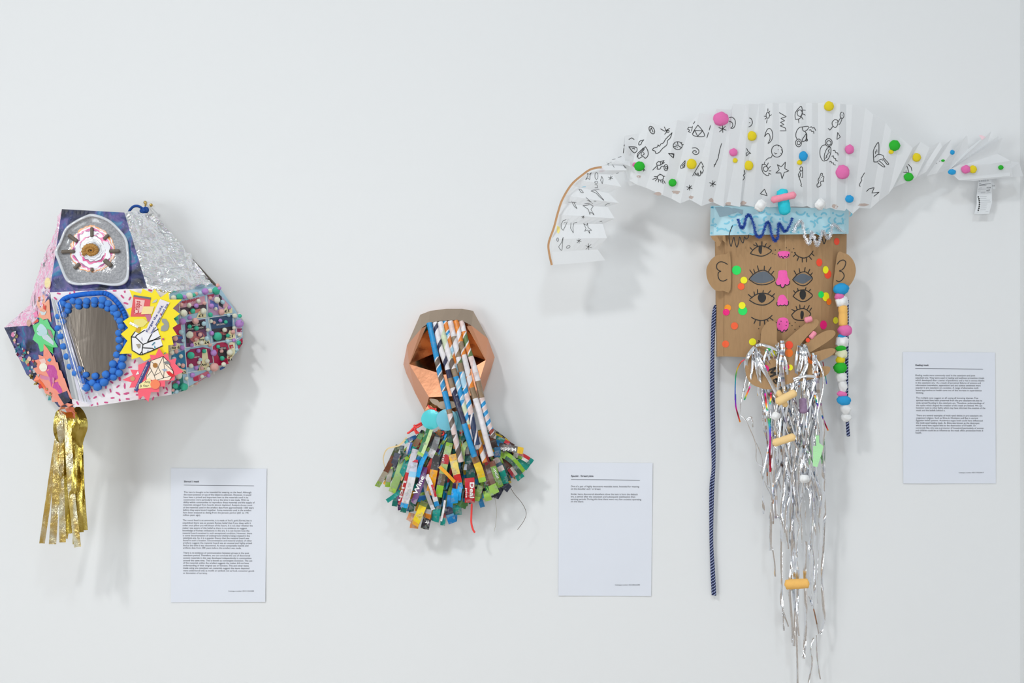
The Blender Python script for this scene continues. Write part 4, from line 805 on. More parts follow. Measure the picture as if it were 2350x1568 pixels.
# paper strips
PAL = [(0, 128, 118), (20, 92, 88), (22, 60, 54), (140, 180, 60), (168, 200, 100), (98, 140, 62), (60, 92, 48), (70, 48, 40), (100, 72, 58), (40, 34, 34), (32, 32, 50), (24, 130, 190), (12, 160, 225), (225, 160, 30), (238, 205, 50), (176, 30, 44), (215, 208, 205), (180, 172, 165), (92, 48, 104), (58, 60, 64), (120, 100, 88), (205, 135, 70), (0, 150, 140), (34, 84, 60)]
ENV = [(862, 1112), (888, 1124), (903, 1136), (898, 1160), (925, 1172), (945, 1176), (960, 1190), (985, 1204), (1010, 1196), (1040, 1190), (1060, 1170), (1085, 1156), (1110, 1156), (1130, 1142), (1155, 1126), (1172, 1112), (1195, 1090), (1214, 1062)]
rt = random.Random(23)
def segcol(segs, wob=.12, seed=0):
    def f(t, k):
        for te, c in segs:
            if t <= te: break
        if isinstance(c[0], tuple): c = c[k]
        q = 1+wob*noise.noise(Vector((t*22, k*3.1, seed*1.7)))
        return tuple(min(.93, lin(v)*1.05*q) for v in c)+(1,)
    return f
def envpt(s):
    s *= len(ENV)-1; i = min(len(ENV)-2, int(s)); t = s-i; return tuple(ENV[i][j]*(1-t)+ENV[i+1][j]*t for j in (0, 1))
for layer, (cnt, d0, d1, f0, f1) in enumerate([(62, 16, 34, .86, 1.0), (64, 34, 56, .70, .98), (46, 56, 74, .5, .86)]):
    for i in range(cnt):
        s = (i+rt.uniform(0, 1))/cnt; e = envpt(s); st = (968+s*164+rt.uniform(-6, 6), 992+rt.uniform(-8, 12)+abs(s-.5)*10); f = rt.uniform(f0, f1)
        e = (st[0]+(e[0]-st[0])*f, st[1]+(e[1]-st[1])*f); b_ = rt.uniform(-6, 6); dd = rt.uniform(d0, d1)
        mid = ((st[0]+e[0])/2+b_+(.5-s)*-6, (st[1]+e[1])/2-5-abs(s-.5)*5, dd+10)
        c1 = rt.choice(PAL); c2_ = rt.choice(PAL); c3_ = rt.choice(PAL[:7]+PAL[11:15]); t1 = rt.uniform(.3, .6)
        P = pixpath([(st[0], st[1], dd*.9+8), mid, (e[0], e[1], dd)], 7)
        strip('paper_strip', P, rt.uniform(5.5, 13.5)*S, M_PRINT, epa, segcol([(t1*.5, c1), (t1*.62, rt.choice(PAL)), (t1, c1), (t1+.12, rt.choice(PAL)), (.86, c2_), (1, c3_)], .45, i), twist=lambda t, a=rt.uniform(-.5, .5), b=rt.uniform(-1.2, 1.2): a+b*t, bow=rt.uniform(-.0015, .0015))
teal, lime, navy, cyan, amber, white, redc, purp, char, dgr = (0, 140, 130), (150, 195, 60), (34, 36, 62), (10, 160, 225), (235, 160, 20), (226, 222, 224), (196, 28, 44), (96, 46, 110), (48, 44, 46), (26, 62, 52)
FRONT = [
    (c6, [(930, -30, 92), (850, 190, 96), (770, 385, 92)], 106, [(.82, ((40, 115, 70), (190, 212, 150))), (1, lime)]), (c6, [(890, 320, 88), (800, 500, 96), (735, 720, 88)], 66, [(1, cyan)]), (c6, [(850, 560, 86), (780, 850, 92), (668, 1125, 86)], 92, [(1, purp)]),
    (c6, [(690, 440, 84), (640, 760, 92), (520, 1195, 86)], 112, [(.12, (210, 60, 80)), (.35, (205, 205, 222)), (.42, (150, 205, 235)), (.88, white), (1, cyan)]), (c6, [(705, 280, 82), (600, 650, 88), (475, 1150, 80)], 92, [(.48, (212, 208, 216)), (1, (222, 60, 66))]),
    (c6, [(590, 420, 76), (520, 600, 80), (455, 760, 76)], 84, [(.8, teal), (1, (220, 160, 80))]), (c6, [(500, 225, 80), (500, 330, 88), (585, 450, 82)], 62, [(.8, dgr), (1, lime)]), (c6, [(440, 220, 74), (280, 560, 80), (105, 868, 66)], 80, [(.3, (70, 80, 40)), (.6, (110, 60, 35)), (.86, (170, 160, 140)), (1, (140, 180, 48))]),
    (c6, [(520, 400, 72), (430, 700, 78), (335, 955, 68)], 112, [(.1, (180, 40, 50)), (.82, (150, 182, 112)), (1, (165, 202, 80))]), (c6, [(330, 590, 70), (290, 720, 74), (265, 872, 66)], 76, [(.7, (170, 165, 150)), (1, (145, 185, 60))]), (c6, [(420, 340, 78), (390, 450, 82), (340, 560, 76)], 84, [(1, (72, 76, 92))]),
    (c6, [(470, 940, 80), (380, 1010, 86), (255, 1096, 74)], 62, [(1, teal)]), (c6, [(1040, 380, 84), (990, 640, 90), (925, 1000, 82)], 112, [(.42, char), (.88, amber), (1, (222, 140, 60))]), (c6, [(875, 680, 88), (965, 900, 94), (1045, 1172, 84)], 72, [(.4, white), (.72, (white, redc)), (.86, white), (1, (20, 140, 205))]),
    (c6, [(1240, 180, 88), (1150, 560, 94), (1062, 1030, 84)], 106, [(.12, lime), (.3, (175, 200, 130)), (.42, (185, 30, 40)), (.6, (170, 195, 120)), (.8, (110, 95, 75)), (1, (140, 195, 50))]), (c6, [(1050, 90, 86), (1000, 250, 92), (925, 405, 86)], 96, [(.6, (110, 110, 112)), (1, (215, 212, 214))]),
    (c6, [(1078, 550, 96), (1200, 670, 100), (1318, 795, 96)], 50, [(1, amber)]), (c6, [(1280, 360, 92), (1320, 560, 98), (1380, 800, 92)], 112, [(.3, (238, 180, 60)), (.72, (232, 205, 105)), (1, (206, 40, 40))]), (c6, [(1010, 400, 82), (950, 520, 88), (880, 670, 82)], 92, [(.2, (60, 50, 48)), (1, (165, 40, 42))]),
    (c6, [(850, 1100, 70), (770, 1290, 76), (690, 1470, 66)], 116, [(.2, (120, 130, 60)), (.85, (236, 206, 30)), (1, (232, 168, 40))]), (c6, [(650, 1280, 60), (630, 1340, 62), (600, 1405, 60)], 96, [(1, (214, 140, 80))]), (c6, [(720, 1400, 58), (690, 1460, 58), (680, 1520, 56)], 130, [(1, (214, 142, 84))]),
    (c6, [(900, 1340, 66), (870, 1440, 68), (850, 1528, 62)], 128, [(1, (36, 33, 42))]), (c6, [(900, 1220, 72), (890, 1290, 74), (880, 1365, 70)], 126, [(.5, (150, 146, 150)), (1, (190, 112, 20))]), (c6, [(1050, 1140, 70), (1030, 1280, 74), (1010, 1412, 66)], 120, [(.3, (10, 90, 100)), (1, teal)]),
    (c6, [(1150, 1280, 62), (1140, 1380, 64), (1130, 1476, 60)], 76, [(.4, (150, 50, 60)), (1, teal)]), (c6, [(1210, 1180, 68), (1240, 1300, 72), (1285, 1436, 64)], 122, [(.5, navy), (.6, (90, 150, 185)), (1, (16, 125, 190))]), (c6, [(1255, 1000, 72), (1245, 1100, 74), (1235, 1208, 68)], 96, [(1, (16, 130, 200))]),
    (c6, [(1330, 900, 84), (1315, 1010, 88), (1300, 1126, 80)], 96, [(1, (14, 160, 232))]), (c6, [(400, 1020, 60), (390, 1100, 62), (375, 1176, 58)], 84, [(1, (0, 118, 108))]), (c6, [(545, 1150, 58), (530, 1200, 60), (510, 1268, 56)], 88, [(1, (0, 120, 108))]), (c6, [(650, 1080, 60), (645, 1170, 62), (640, 1262, 58)], 84, [(1, (0, 92, 84))]),
    (c6, [(420, 930, 66), (445, 1080, 68), (455, 1234, 62)], 52, [(.5, (140, 110, 160)), (1, (80, 40, 92))]), (c6, [(1165, 1080, 78), (1140, 1240, 82), (1105, 1408, 76)], 32, [(1, white)]), (c6, [(720, 85, 78), (630, 120, 84), (530, 175, 78)], 58, [(.7, (16, 84, 140)), (1, (60, 170, 175))]), (c6, [(630, 170, 80), (600, 270, 84), (575, 370, 80)], 62, [(1, ((210, 200, 210), (50, 92, 172)))]),
    (c6, [(850, 760, 78), (880, 960, 84), (985, 1230, 76)], 60, [(.85, (178, 172, 172)), (1, (226, 226, 230))]), (c6, [(800, 960, 70), (810, 1020, 72), (815, 1082, 68)], 100, [(.4, (120, 160, 50)), (1, (14, 112, 190))]), (c6, [(800, 40, 80), (740, 150, 84), (650, 300, 78)], 76, [(.4, (92, 140, 88)), (.7, (130, 95, 70)), (1, (84, 125, 70))]),
    (c7, [(690, 225, 78), (860, 260, 84), (1095, 310, 74)], 102, [(.78, (96, 88, 86)), (1, (228, 184, 44))]), (c7, [(950, 350, 66), (1090, 400, 70), (1235, 490, 60)], 98, [(.25, (225, 222, 215)), (.5, ((110, 160, 50), (190, 40, 48))), (.8, ((226, 222, 215), (190, 36, 46))), (1, teal)]), (c7, [(1020, 440, 58), (1100, 500, 60), (1175, 570, 54)], 116, [(1, (0, 150, 132))]),
    (c7, [(740, 330, 76), (920, 450, 82), (1085, 650, 70)], 116, [(.25, (130, 170, 60)), (1, ((44, 84, 66), (130, 178, 40)))]), (c7, [(750, 390, 70), (860, 540, 74), (970, 700, 64)], 96, [(.6, ((66, 40, 30), (90, 50, 36))), (1, ((150, 30, 44), (215, 200, 190)))]), (c7, [(960, 590, 56), (1010, 670, 58), (1065, 745, 52)], 126, [(1, (0, 150, 132))]),
    (c7, [(600, 470, 84), (670, 680, 90), (745, 870, 78)], 92, [(.22, (120, 70, 50)), (1, (112, 156, 56))]), (c7, [(660, 420, 76), (760, 620, 80), (822, 820, 70)], 96, [(.2, (190, 170, 165)), (.35, (60, 90, 110)), (.5, (205, 190, 185)), (1, (0, 142, 126))]), (c7, [(720, 440, 72), (800, 600, 76), (872, 780, 66)], 62, [(1, (28, 72, 66))]),
    (c7, [(790, 800, 64), (830, 860, 66), (880, 910, 60)], 120, [(1, (36, 38, 62))]), (c7, [(750, 880, 60), (710, 960, 62), (660, 1045, 56)], 100, [(1, (34, 36, 58))]), (c7, [(490, 520, 80), (560, 760, 88), (650, 985, 76)], 156, [(.68, ((92, 58, 52), (126, 100, 86))), (1, (164, 206, 96))]),
    (c7, [(430, 850, 82), (400, 960, 86), (365, 1090, 78)], 86, [(.7, (120, 150, 76)), (1, (152, 186, 84))]), (c7, [(520, 930, 76), (535, 1010, 78), (555, 1090, 70)], 112, [(1, (160, 202, 88))]), (c7, [(235, 380, 84), (265, 560, 90), (280, 760, 84)], 136, [(1, (14, 88, 82))]), (c7, [(255, 730, 88), (262, 920, 94), (258, 1118, 86)], 150, [(1, (190, 12, 34))]),
    (c7, [(325, 390, 92), (410, 600, 98), (462, 795, 90)], 112, [(.25, (140, 100, 60)), (.78, (222, 186, 40)), (1, (160, 205, 76))]), (c7, [(235, 170, 90), (160, 260, 96), (140, 470, 88)], 72, [(1, (176, 205, 128))]), (c7, [(30, 930, 84), (22, 1020, 88), (18, 1125, 80)], 106, [(1, (10, 162, 234))]), (c7, [(110, 850, 84), (95, 960, 86), (78, 1085, 80)], 70, [(1, (16, 164, 232))]),
    (c7, [(50, 1150, 62), (60, 1230, 64), (72, 1312, 58)], 132, [(1, (0, 142, 128))]), (c7, [(20, 1270, 58), (22, 1340, 58), (16, 1410, 56)], 84, [(1, (24, 126, 190))]), (c7, [(60, 1090, 70), (130, 1140, 72), (210, 1180, 66)], 92, [(1, (58, 108, 48))]), (c7, [(420, 1060, 58), (440, 1120, 60), (462, 1190, 56)], 74, [(1, (36, 118, 170))]),
    (c7, [(690, 250, 92), (695, 330, 94), (690, 410, 90)], 92, [(1, (32, 92, 132))]), (c7, [(585, 65, 84), (760, 130, 88), (950, 235, 78)], 56, [(.3, (220, 215, 210)), (.6, (0, 110, 100)), (.8, (190, 40, 50)), (1, (60, 30, 26))]), (c7, [(130, 130, 78), (220, 80, 84), (330, 120, 78)], 70, [(1, (0, 110, 100))]), (c7, [(170, 560, 92), (230, 560, 98), (320, 520, 92)], 90, [(.4, (170, 175, 185)), (1, char)]),
    (c7, [(490, 780, 86), (520, 860, 88), (545, 960, 82)], 46, [(1, (20, 120, 50))]), (c7, [(40, 690, 86), (100, 780, 90), (130, 900, 84)], 60, [(.6, (220, 170, 50)), (1, (14, 150, 220))]), (c7, [(600, 60, 80), (630, 160, 84), (650, 260, 80)], 90, [(.4, (120, 70, 50)), (1, (70, 56, 54))])]
FSS = []
for i, (cr, pts_, wd, segs) in enumerate(FRONT):
    P = pixpath(cr(pts_), 9); rr_ = random.Random(i)
    ob = strip('paper_strip', P, wd/6.815*S, M_PRINT, epa, segcol(segs, .12, i), twist=lambda t, a=rr_.uniform(-.25, .25), b=rr_.uniform(-.3, .3): a+b*t, bow=rr_.uniform(-.0012, .0012)); FSS.append(ob)
for body, cr, x, y, sz, wd, an, mm, tgt in [('Wine', c6, 722, 1000, 14, 46, 66, M_WHT, (780, 850)), ('Middle', c7, 985, 262, 11, 36, 178, M_WHT, (860, 260)), ('Lich', c6, 520, 770, 10, 48, -105, M_WHT, (600, 650)), ('Deal', c7, 262, 800, 14, 36, -90, M_WHT, (262, 920)), ('price', c7, 195, 890, 6.5, 22, -90, M_WHT, (262, 920)), ('VITASY', c7, 722, 740, 7, 27, 112, M_WHT, (670, 680)), ('£3.99', c6, 1140, 470, 5.5, 17, 76, M_WHT, (1150, 560)), ('fr', c6, 915, 1400, 11, 9, 180, M_WHT, (870, 1440))]:
    px, py = cr([(x, y)])[0]; k_ = min(range(len(FRONT)), key=lambda j: (Vector(FRONT[j][0]([FRONT[j][1][1]])[0][:2])-Vector(cr([tgt])[0][:2])).length); text('strip_words', body, px, py, sz, Surf(85).add(FSS[k_]), mm, epa, width=wd, ang=an, off=1.2, bold=True)
M_CURL = mat('pale_gold_curl', K(226, 200, 150), .35)
strip('paper_curl', pixpath(c6([(570, 100, 78), (450, 220, 84), (270, 275, 80), (205, 400, 76), (215, 520, 74), (242, 625, 72)]), 8), lambda t: (3.4*(1-t)+1.0)*S, M_CURL, epa)
M_THR = mat('dark_thread', K(95, 75, 62), .6); M_THR2 = mat('pale_thread', K(170, 165, 150), .6)
tube('loose_thread', pixpath(c7([(900, 890, 56), (960, 985, 52), (1080, 1130, 46), (1143, 1280, 42), (1100, 1410, 40), (1005, 1540, 38)]), 6), .0005, M_THR, epa, 6)
tube('loose_thread', pixpath(c7([(650, 1040, 52), (680, 1250, 46), (665, 1450, 42), (640, 1568, 40)]), 6), .0004, M_THR2, epa, 6)

# ================================================================== healing mask: cardboard face, pleated paper headdress, tinsel beard
h1 = crop(1240, 270, 4.481); h2 = crop(1500, 220, 5.6); h3 = crop(1750, 220, 5.6); h4 = crop(2050, 270, 6.533)
h5 = crop(1600, 430, 5.808); h6 = crop(1600, 650, 5.808); h7 = crop(1660, 780, 4.48); h8 = crop(1700, 1100, 3.35)
heal = thing('healing_mask', 'cardboard face mask with many drawn eyes, white pleated paper headdress and silver tinsel beard', 'mask', V(1790, 680, 0))
def cardmat(name, col):
    m, t, b = nt(name); b.inputs['Roughness'].default_value = .85; b.inputs['Specular IOR Level'].default_value = .2
    n = node(t, 'ShaderNodeTexNoise', Scale=70.0, Detail=5.0); t.links.new(objco(t, (3, 1, .6)), n.inputs['Vector'])
    r = node(t, 'ShaderNodeMapRange'); r.inputs[3].default_value = .9; r.inputs[4].default_value = 1.1; t.links.new(n.outputs['Fac'], r.inputs[0])
    x = node(t, 'ShaderNodeMix', data_type='RGBA', blend_type='MULTIPLY'); x.inputs[0].default_value = 1; x.inputs[6].default_value = col
    t.links.new(r.outputs[0], x.inputs[7]); t.links.new(x.outputs[2], b.inputs['Base Color'])
    wv = node(t, 'ShaderNodeTexWave', Scale=95.0); wv.bands_direction = 'X'; t.links.new(objco(t), wv.inputs['Vector']); bump(t, b, wv.outputs['Fac'], .08, .001); return m
M_CARD = cardmat('corrugated_cardboard', K(172, 137, 100)); M_CARD2 = cardmat('cut_cardboard', K(175, 140, 102))
# --- face board: folded sheet, columns (px x, depth), sides turned back to the wall
cols_ = [(1640, 1.5), (1642, 36), (1662, 58), (1720, 70), (1750, 72), (1802, 78), (1850, 74), (1886, 66), (1912, 56), (1942, 32), (1944, 1.5)]
rows = [480, 540, 560, 590, 620, 660, 700, 740, 780, 812, 819]; vs = []; fs = []
for y in rows:
    for i, (x, d) in enumerate(cols_):
        k = (y-480)/340; xx = x + (-(x-1790)*.03*k) + (-22*max(0, (k-.55)/.45) if i >= 8 else 0)
        yy = y + (0 if y < 819 else (1.5 if i in (3, 4) else -.6*i*.6))
        vs.append(V(xx, yy, d+2.0*math.sin(k*2.6)))
W = len(cols_); NR = len(rows)
fs = [(j*W+i, j*W+i+1, (j+1)*W+i+1, (j+1)*W+i) for j in range(NR-1) for i in range(W-1)]
n = len(vs); vs += [v+Vector((0, .003, 0)) for v in vs]; f2 = [tuple(n+q for q in f[::-1]) for f in fs]
bd = [i for i in range(W)]+[j*W+W-1 for j in range(1, NR)]+[(NR-1)*W+i for i in range(W-2, -1, -1)]+[j*W for j in range(NR-2, 0, -1)]
fs += f2+[(bd[k], bd[(k+1) % len(bd)], n+bd[(k+1) % len(bd)], n+bd[k]) for k in range(len(bd))]
face = mesh('face_board', vs, fs, M_CARD, heal)
FB = Surf(60).add(face)
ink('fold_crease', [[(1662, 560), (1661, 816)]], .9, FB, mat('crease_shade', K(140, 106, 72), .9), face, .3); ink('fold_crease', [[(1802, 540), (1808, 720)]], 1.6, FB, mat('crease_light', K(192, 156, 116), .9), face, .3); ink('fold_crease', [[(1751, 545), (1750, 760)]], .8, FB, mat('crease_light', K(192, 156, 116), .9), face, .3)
decal('torn_corner', h5([(180, 652), (260, 640), (375, 640), (380, 745), (330, 700), (300, 780), (262, 790), (250, 735), (200, 690)]), Flat(66), M_CARD2, heal, 0, 2, 30)
for x in range(262, 345, 12): ink('corrugation', [h5([(x, 648), (x+3, 640+95*(.6+.4*math.sin(x)))])], .7, Flat(68.3), mat('flute_shade', K(120, 90, 62), .9), heal, 0)
# --- ears
for pts_, d, nm in [([(440, 895), (380, 892), (300, 898), (230, 925), (170, 985), (128, 1070), (122, 1150), (140, 1240), (185, 1320), (250, 1378), (345, 1380), (443, 1368)], 66, 'l'), ([(1875, 872), (1960, 880), (2020, 905), (2080, 975), (2110, 1060), (2112, 1140), (2085, 1230), (2030, 1310), (1950, 1380), (1850, 1390), (1808, 1360), (1832, 1130)], 62, 'r')]:
    er_ = decal('ear', smooth_path(h5(pts_), True, 3), Flat(d), M_CARD2, heal, 0, 3, 30)
    E_ = Flat(d+3.4)
    ink('ear_drawing', [smooth_path(h5([(405, 1028), (350, 998), (300, 995), (262, 1030), (262, 1080), (290, 1110), (315, 1120), (285, 1135), (278, 1180), (300, 1235), (350, 1250), (398, 1228)] if nm == 'l' else [(1868, 1025), (1900, 985), (1950, 970), (1980, 1000), (1965, 1060), (1930, 1100), (1895, 1115), (1935, 1130), (1960, 1180), (1935, 1230), (1890, 1258), (1855, 1242)]), False, 4)], 2.0, E_, M_INK, er_, .2)
# --- drawings on the face
def draw(name, paths, cr, wd, surf, parent, sm=True, m=M_INK, off=.5):
    return ink(name, [smooth_path(cr(p), False, 4) if sm and len(p) > 2 else cr(p) for p in paths], wd, surf, m, parent, off)
def solid(name, poly, cr, m, parent=face, surf=FB, off=.3, sm=True, thick=.15):
    return decal(name, smooth_path(cr(poly), True, 3) if sm else cr(poly), surf, m, parent, off, thick, 6)
M_NOSE = mat('pink_felt_pen', K(246, 92, 176), .55, bs=300, bstr=.1, var=.08); M_HOLE = mat('dark_clear_eye_film', K(88, 97, 108), .45)
draw('drawn_eye', [[(708, 880), (760, 820), (830, 782), (900, 790), (960, 820), (990, 850), (930, 895), (860, 918), (780, 905), (712, 885)], [(738, 838), (705, 803)], [(808, 790), (752, 765)], [(808, 785), (780, 738)], [(862, 775), (864, 724)], [(895, 798), (922, 748)], [(945, 808), (980, 774)]], h5, 2.1, FB, face)
solid('drawn_pupil', [(838, 775), (862, 790), (862, 840), (855, 885), (838, 885), (818, 850), (822, 790)], h5, M_INK)
draw('drawn_closed_eye', [[(1295, 868), (1330, 910), (1390, 938), (1440, 940), (1500, 910), (1545, 850)], [(1310, 895), (1280, 925)], [(1350, 935), (1332, 980)], [(1400, 945), (1402, 998)], [(1458, 945), (1458, 995)], [(1495, 925), (1525, 962)], [(1530, 885), (1558, 915)]], h5, 2.1, FB, face)
for q in ((1042, 837), (1100, 832), (1188, 806), (1226, 835), (1287, 818), (1264, 864), (1305, 870), (1007, 884), (1038, 893)): draw('freckle', [[q]], h5, 2.0, FB, face)
hol = solid('eye_hole_film', [(708, 1225), (760, 1165), (830, 1130), (900, 1120), (960, 1155), (1020, 1222), (960, 1255), (870, 1278), (790, 1270)], h5, M_HOLE)
hol2 = solid('eye_hole_film', [(1285, 1230), (1330, 1180), (1400, 1150), (1460, 1165), (1528, 1205), (1480, 1250), (1410, 1285), (1340, 1265)], h5, M_HOLE)
draw('drawn_eye', [[(690, 1228), (750, 1160), (830, 1115), (900, 1108), (970, 1150), (1035, 1225), (1000, 1262), (940, 1290), (860, 1300), (780, 1285), (690, 1228)], [(745, 1165), (700, 1100)], [(770, 1145), (752, 1092)], [(822, 1118), (802, 1045)], [(893, 1110), (896, 1048)], [(945, 1130), (985, 1065)], [(985, 1165), (1022, 1118)]], h5, 2.1, FB, face)
draw('drawn_eye', [[(1272, 1232), (1330, 1165), (1400, 1130), (1460, 1135), (1535, 1208), (1500, 1265), (1440, 1308), (1380, 1308), (1320, 1280), (1272, 1232)], [(1322, 1165), (1292, 1112)], [(1370, 1140), (1358, 1080)], [(1430, 1130), (1440, 1068)], [(1480, 1140), (1502, 1092)], [(1508, 1175), (1535, 1140)]], h5, 2.1, FB, face)
draw('drawn_eye', [[(705, 210), (780, 155), (850, 135), (920, 140), (990, 170), (1025, 205), (970, 260), (900, 290), (820, 288), (750, 262), (693, 224)], [(725, 188), (680, 150)], [(765, 158), (757, 115)], [(805, 138), (803, 85)], [(875, 130), (882, 95)], [(940, 142), (980, 100)], [(990, 182), (1032, 140)]], h6, 2.3, FB, face)
solid('drawn_pupil', [(860, 132), (905, 155), (918, 200), (895, 245), (860, 262), (825, 240), (808, 195), (822, 152)], h6, M_INK)
draw('drawn_eye', [[(1278, 175), (1330, 110), (1400, 90), (1460, 100), (1535, 160), (1500, 205), (1440, 242), (1380, 242), (1320, 210), (1278, 175)], [(1308, 130), (1284, 98)], [(1348, 108), (1338, 68)], [(1440, 92), (1450, 58)], [(1488, 112), (1512, 82)]], h6, 2.1, FB, face)
solid('drawn_pupil', [(1410, 92), (1442, 110), (1450, 160), (1435, 205), (1405, 220), (1375, 195), (1365, 140), (1380, 100)], h6, M_INK)
draw('drawn_closed_eye', [[(722, 455), (780, 485), (860, 498), (930, 482), (970, 455), (1000, 430)], [(778, 490), (758, 540)], [(838, 498), (836, 566)], [(895, 495), (900, 550)], [(930, 482), (945, 508)], [(965, 460), (1012, 495)]], h6, 2.2, FB, face)
draw('drawn_eye', [[(1258, 425), (1310, 370), (1380, 342), (1440, 345), (1510, 400), (1498, 440), (1470, 470)], [(1258, 425), (1290, 475), (1350, 495), (1420, 495)], [(1310, 375), (1258, 350)], [(1335, 358), (1318, 310)], [(1370, 340), (1368, 288)], [(1420, 340), (1430, 300)], [(1468, 348), (1495, 298)], [(1500, 368), (1525, 330)]], h6, 2.1, FB, face)
solid('drawn_pupil', [(1395, 368), (1418, 385), (1420, 430), (1405, 475), (1385, 475), (1375, 430), (1380, 385)], h6, M_INK)
for pts_, cr, ln in [([(1085, 860), (1150, 848), (1220, 858), (1235, 890), (1215, 935), (1150, 948), (1085, 930), (1072, 890)], h5, [[(1085, 888), (1090, 920), (1112, 930), (1128, 918), (1145, 945), (1165, 920), (1190, 932), (1218, 915), (1218, 890)]]),
        ([(1085, 1118), (1140, 1106), (1192, 1116), (1205, 1190), (1235, 1250), (1225, 1300), (1165, 1310), (1135, 1335), (1110, 1305), (1055, 1300), (1048, 1265), (1075, 1200)], h5, [[(1045, 1268), (1060, 1300), (1095, 1312), (1110, 1295), (1115, 1325), (1140, 1340), (1165, 1322), (1172, 1295), (1195, 1308), (1230, 1285), (1230, 1252)]]),
        ([(1090, 175), (1130, 155), (1165, 165), (1192, 205), (1218, 250), (1212, 295), (1140, 298), (1070, 298), (1065, 260)], h6, [[(1065, 255), (1062, 285), (1085, 305), (1110, 292), (1130, 302), (1165, 290), (1185, 302), (1215, 282), (1213, 240)]]),
        ([(1080, 480), (1140, 458), (1200, 475), (1220, 530), (1210, 600), (1175, 640), (1130, 650), (1080, 620), (1062, 560)], h6, [[(1072, 610), (1078, 632), (1105, 628), (1115, 645), (1135, 655), (1160, 622), (1180, 640), (1205, 610)]])]:
    solid('pink_nose', pts_, cr, M_NOSE, off=.5); draw('nose_outline', ln, cr, 1.9, FB, face, off=.9)
for q in ((1118, 508), (1195, 518), (1095, 546), (1185, 565), (1305, 524), (1265, 565), (1232, 535), (1362, 574), (1303, 616), (1056, 525), (820, 607)): draw('freckle', [[q]], h6, 1.9, FB, face, off=1.0)
draw('hair_scribble', [[(470, 512), (435, 600), (425, 680), (450, 790), (470, 720), (490, 665), (505, 740), (530, 800), (550, 740), (565, 660), (590, 720), (615, 740), (630, 660), (650, 690), (680, 670), (690, 632)]], h5, 2.0, Flat(90), heal, off=0)
draw('hair_scribble', [[(1500, 640), (1540, 710), (1560, 650), (1600, 700), (1640, 650), (1660, 660), (1690, 755), (1720, 690), (1755, 695)]], h5, 2.4, Flat(80), heal, off=0)
draw('hair_scribble', [[(845, 680), (858, 690), (848, 702)], [(815, 765), (830, 775), (805, 795)]], h6, 1.4, FB, face)
# --- fluorescent dot stickers
STK = {'g': K(20, 222, 92), 'y': K(245, 238, 10), 'o': K(255, 95, 45), 'a': K(255, 150, 20), 'm': K(240, 0, 125), 'r': K(255, 72, 38), 'O': K(255, 116, 10)}
STM = {k: mat('fluorescent_sticker_'+k+('_deep' if k == 'O' else ''), v, .5) for k, v in STK.items()}
for i, (x, y, rx, ry, c, cr) in enumerate([(525, 1105, 62, 62, 'g', h5), (585, 1322, 46, 46, 'o', h5), (622, 1238, 46, 46, 'y', h5), (1860, 722, 37, 47, 'r', h5), (1628, 1002, 40, 52, 'r', h5), (1712, 1100, 38, 50, 'y', h5), (1742, 1158, 46, 60, 'r', h5), (1652, 1430, 38, 45, 'g', h5), (1757, 1525, 33, 44, 'O', h5), (1715, 1460, 46, 60, 'y', h5),
        (407, 330, 45, 45, 'a', h6), (386, 388, 45, 45, 'm', h6), (607, 367, 61, 61, 'g', h6), (598, 298, 46, 46, 'y', h6), (497, 570, 48, 48, 'o', h6), (378, 812, 47, 47, 'o', h6), (738, 783, 48, 48, 'y', h6), (1846, 497, 34, 46, 'y', h6), (1683, 557, 46, 60, 'm', h6)]):
    px, py = cr([(x, y)])[0]; decal('dot_sticker', ring(px, py, rx/5.808, ry/5.808), FB, STM[c], face, .5+.3*(i % 3), .2, 5)
# --- headband
M_BAND = mat('pale_blue_patterned_paper', K(184, 224, 236), .55, bs=90, bstr=.15); M_BANDP = mat('blue_brush_print', K(128, 202, 226), .55)
bx = [(1631, 40), (1640, 62), (1680, 82), (1740, 92), (1795, 95), (1850, 92), (1905, 82), (1938, 62), (1948, 40)]; vs = []; fs = []
for r_ in range(7):
    t = r_/6
    for x, d in bx: vs.append(V(x-(2*t if x < 1700 else .5*t), 472+t*(68.5-4*(x-1631)/317)+(x-1631)/317*7*(1-t), d-6+2*math.sin(t*3)))
fs = [(j*9+i, j*9+i+1, (j+1)*9+i+1, (j+1)*9+i) for j in range(6) for i in range(8)]
n = len(vs); vs += [v+Vector((0, .001, 0)) for v in vs]; fs += [tuple(n+q for q in f[::-1]) for f in fs]
bd = list(range(9))+[j*9+8 for j in range(1, 7)]+[54+i for i in range(7, -1, -1)]+[j*9 for j in range(5, 0, -1)]
fs += [(bd[k], bd[(k+1) % len(bd)], n+bd[(k+1) % len(bd)], n+bd[k]) for k in range(len(bd))]
band = mesh('headband', vs, fs, M_BAND, heal); HB = Surf(90).add(band)
rb = random.Random(3); arcs = []
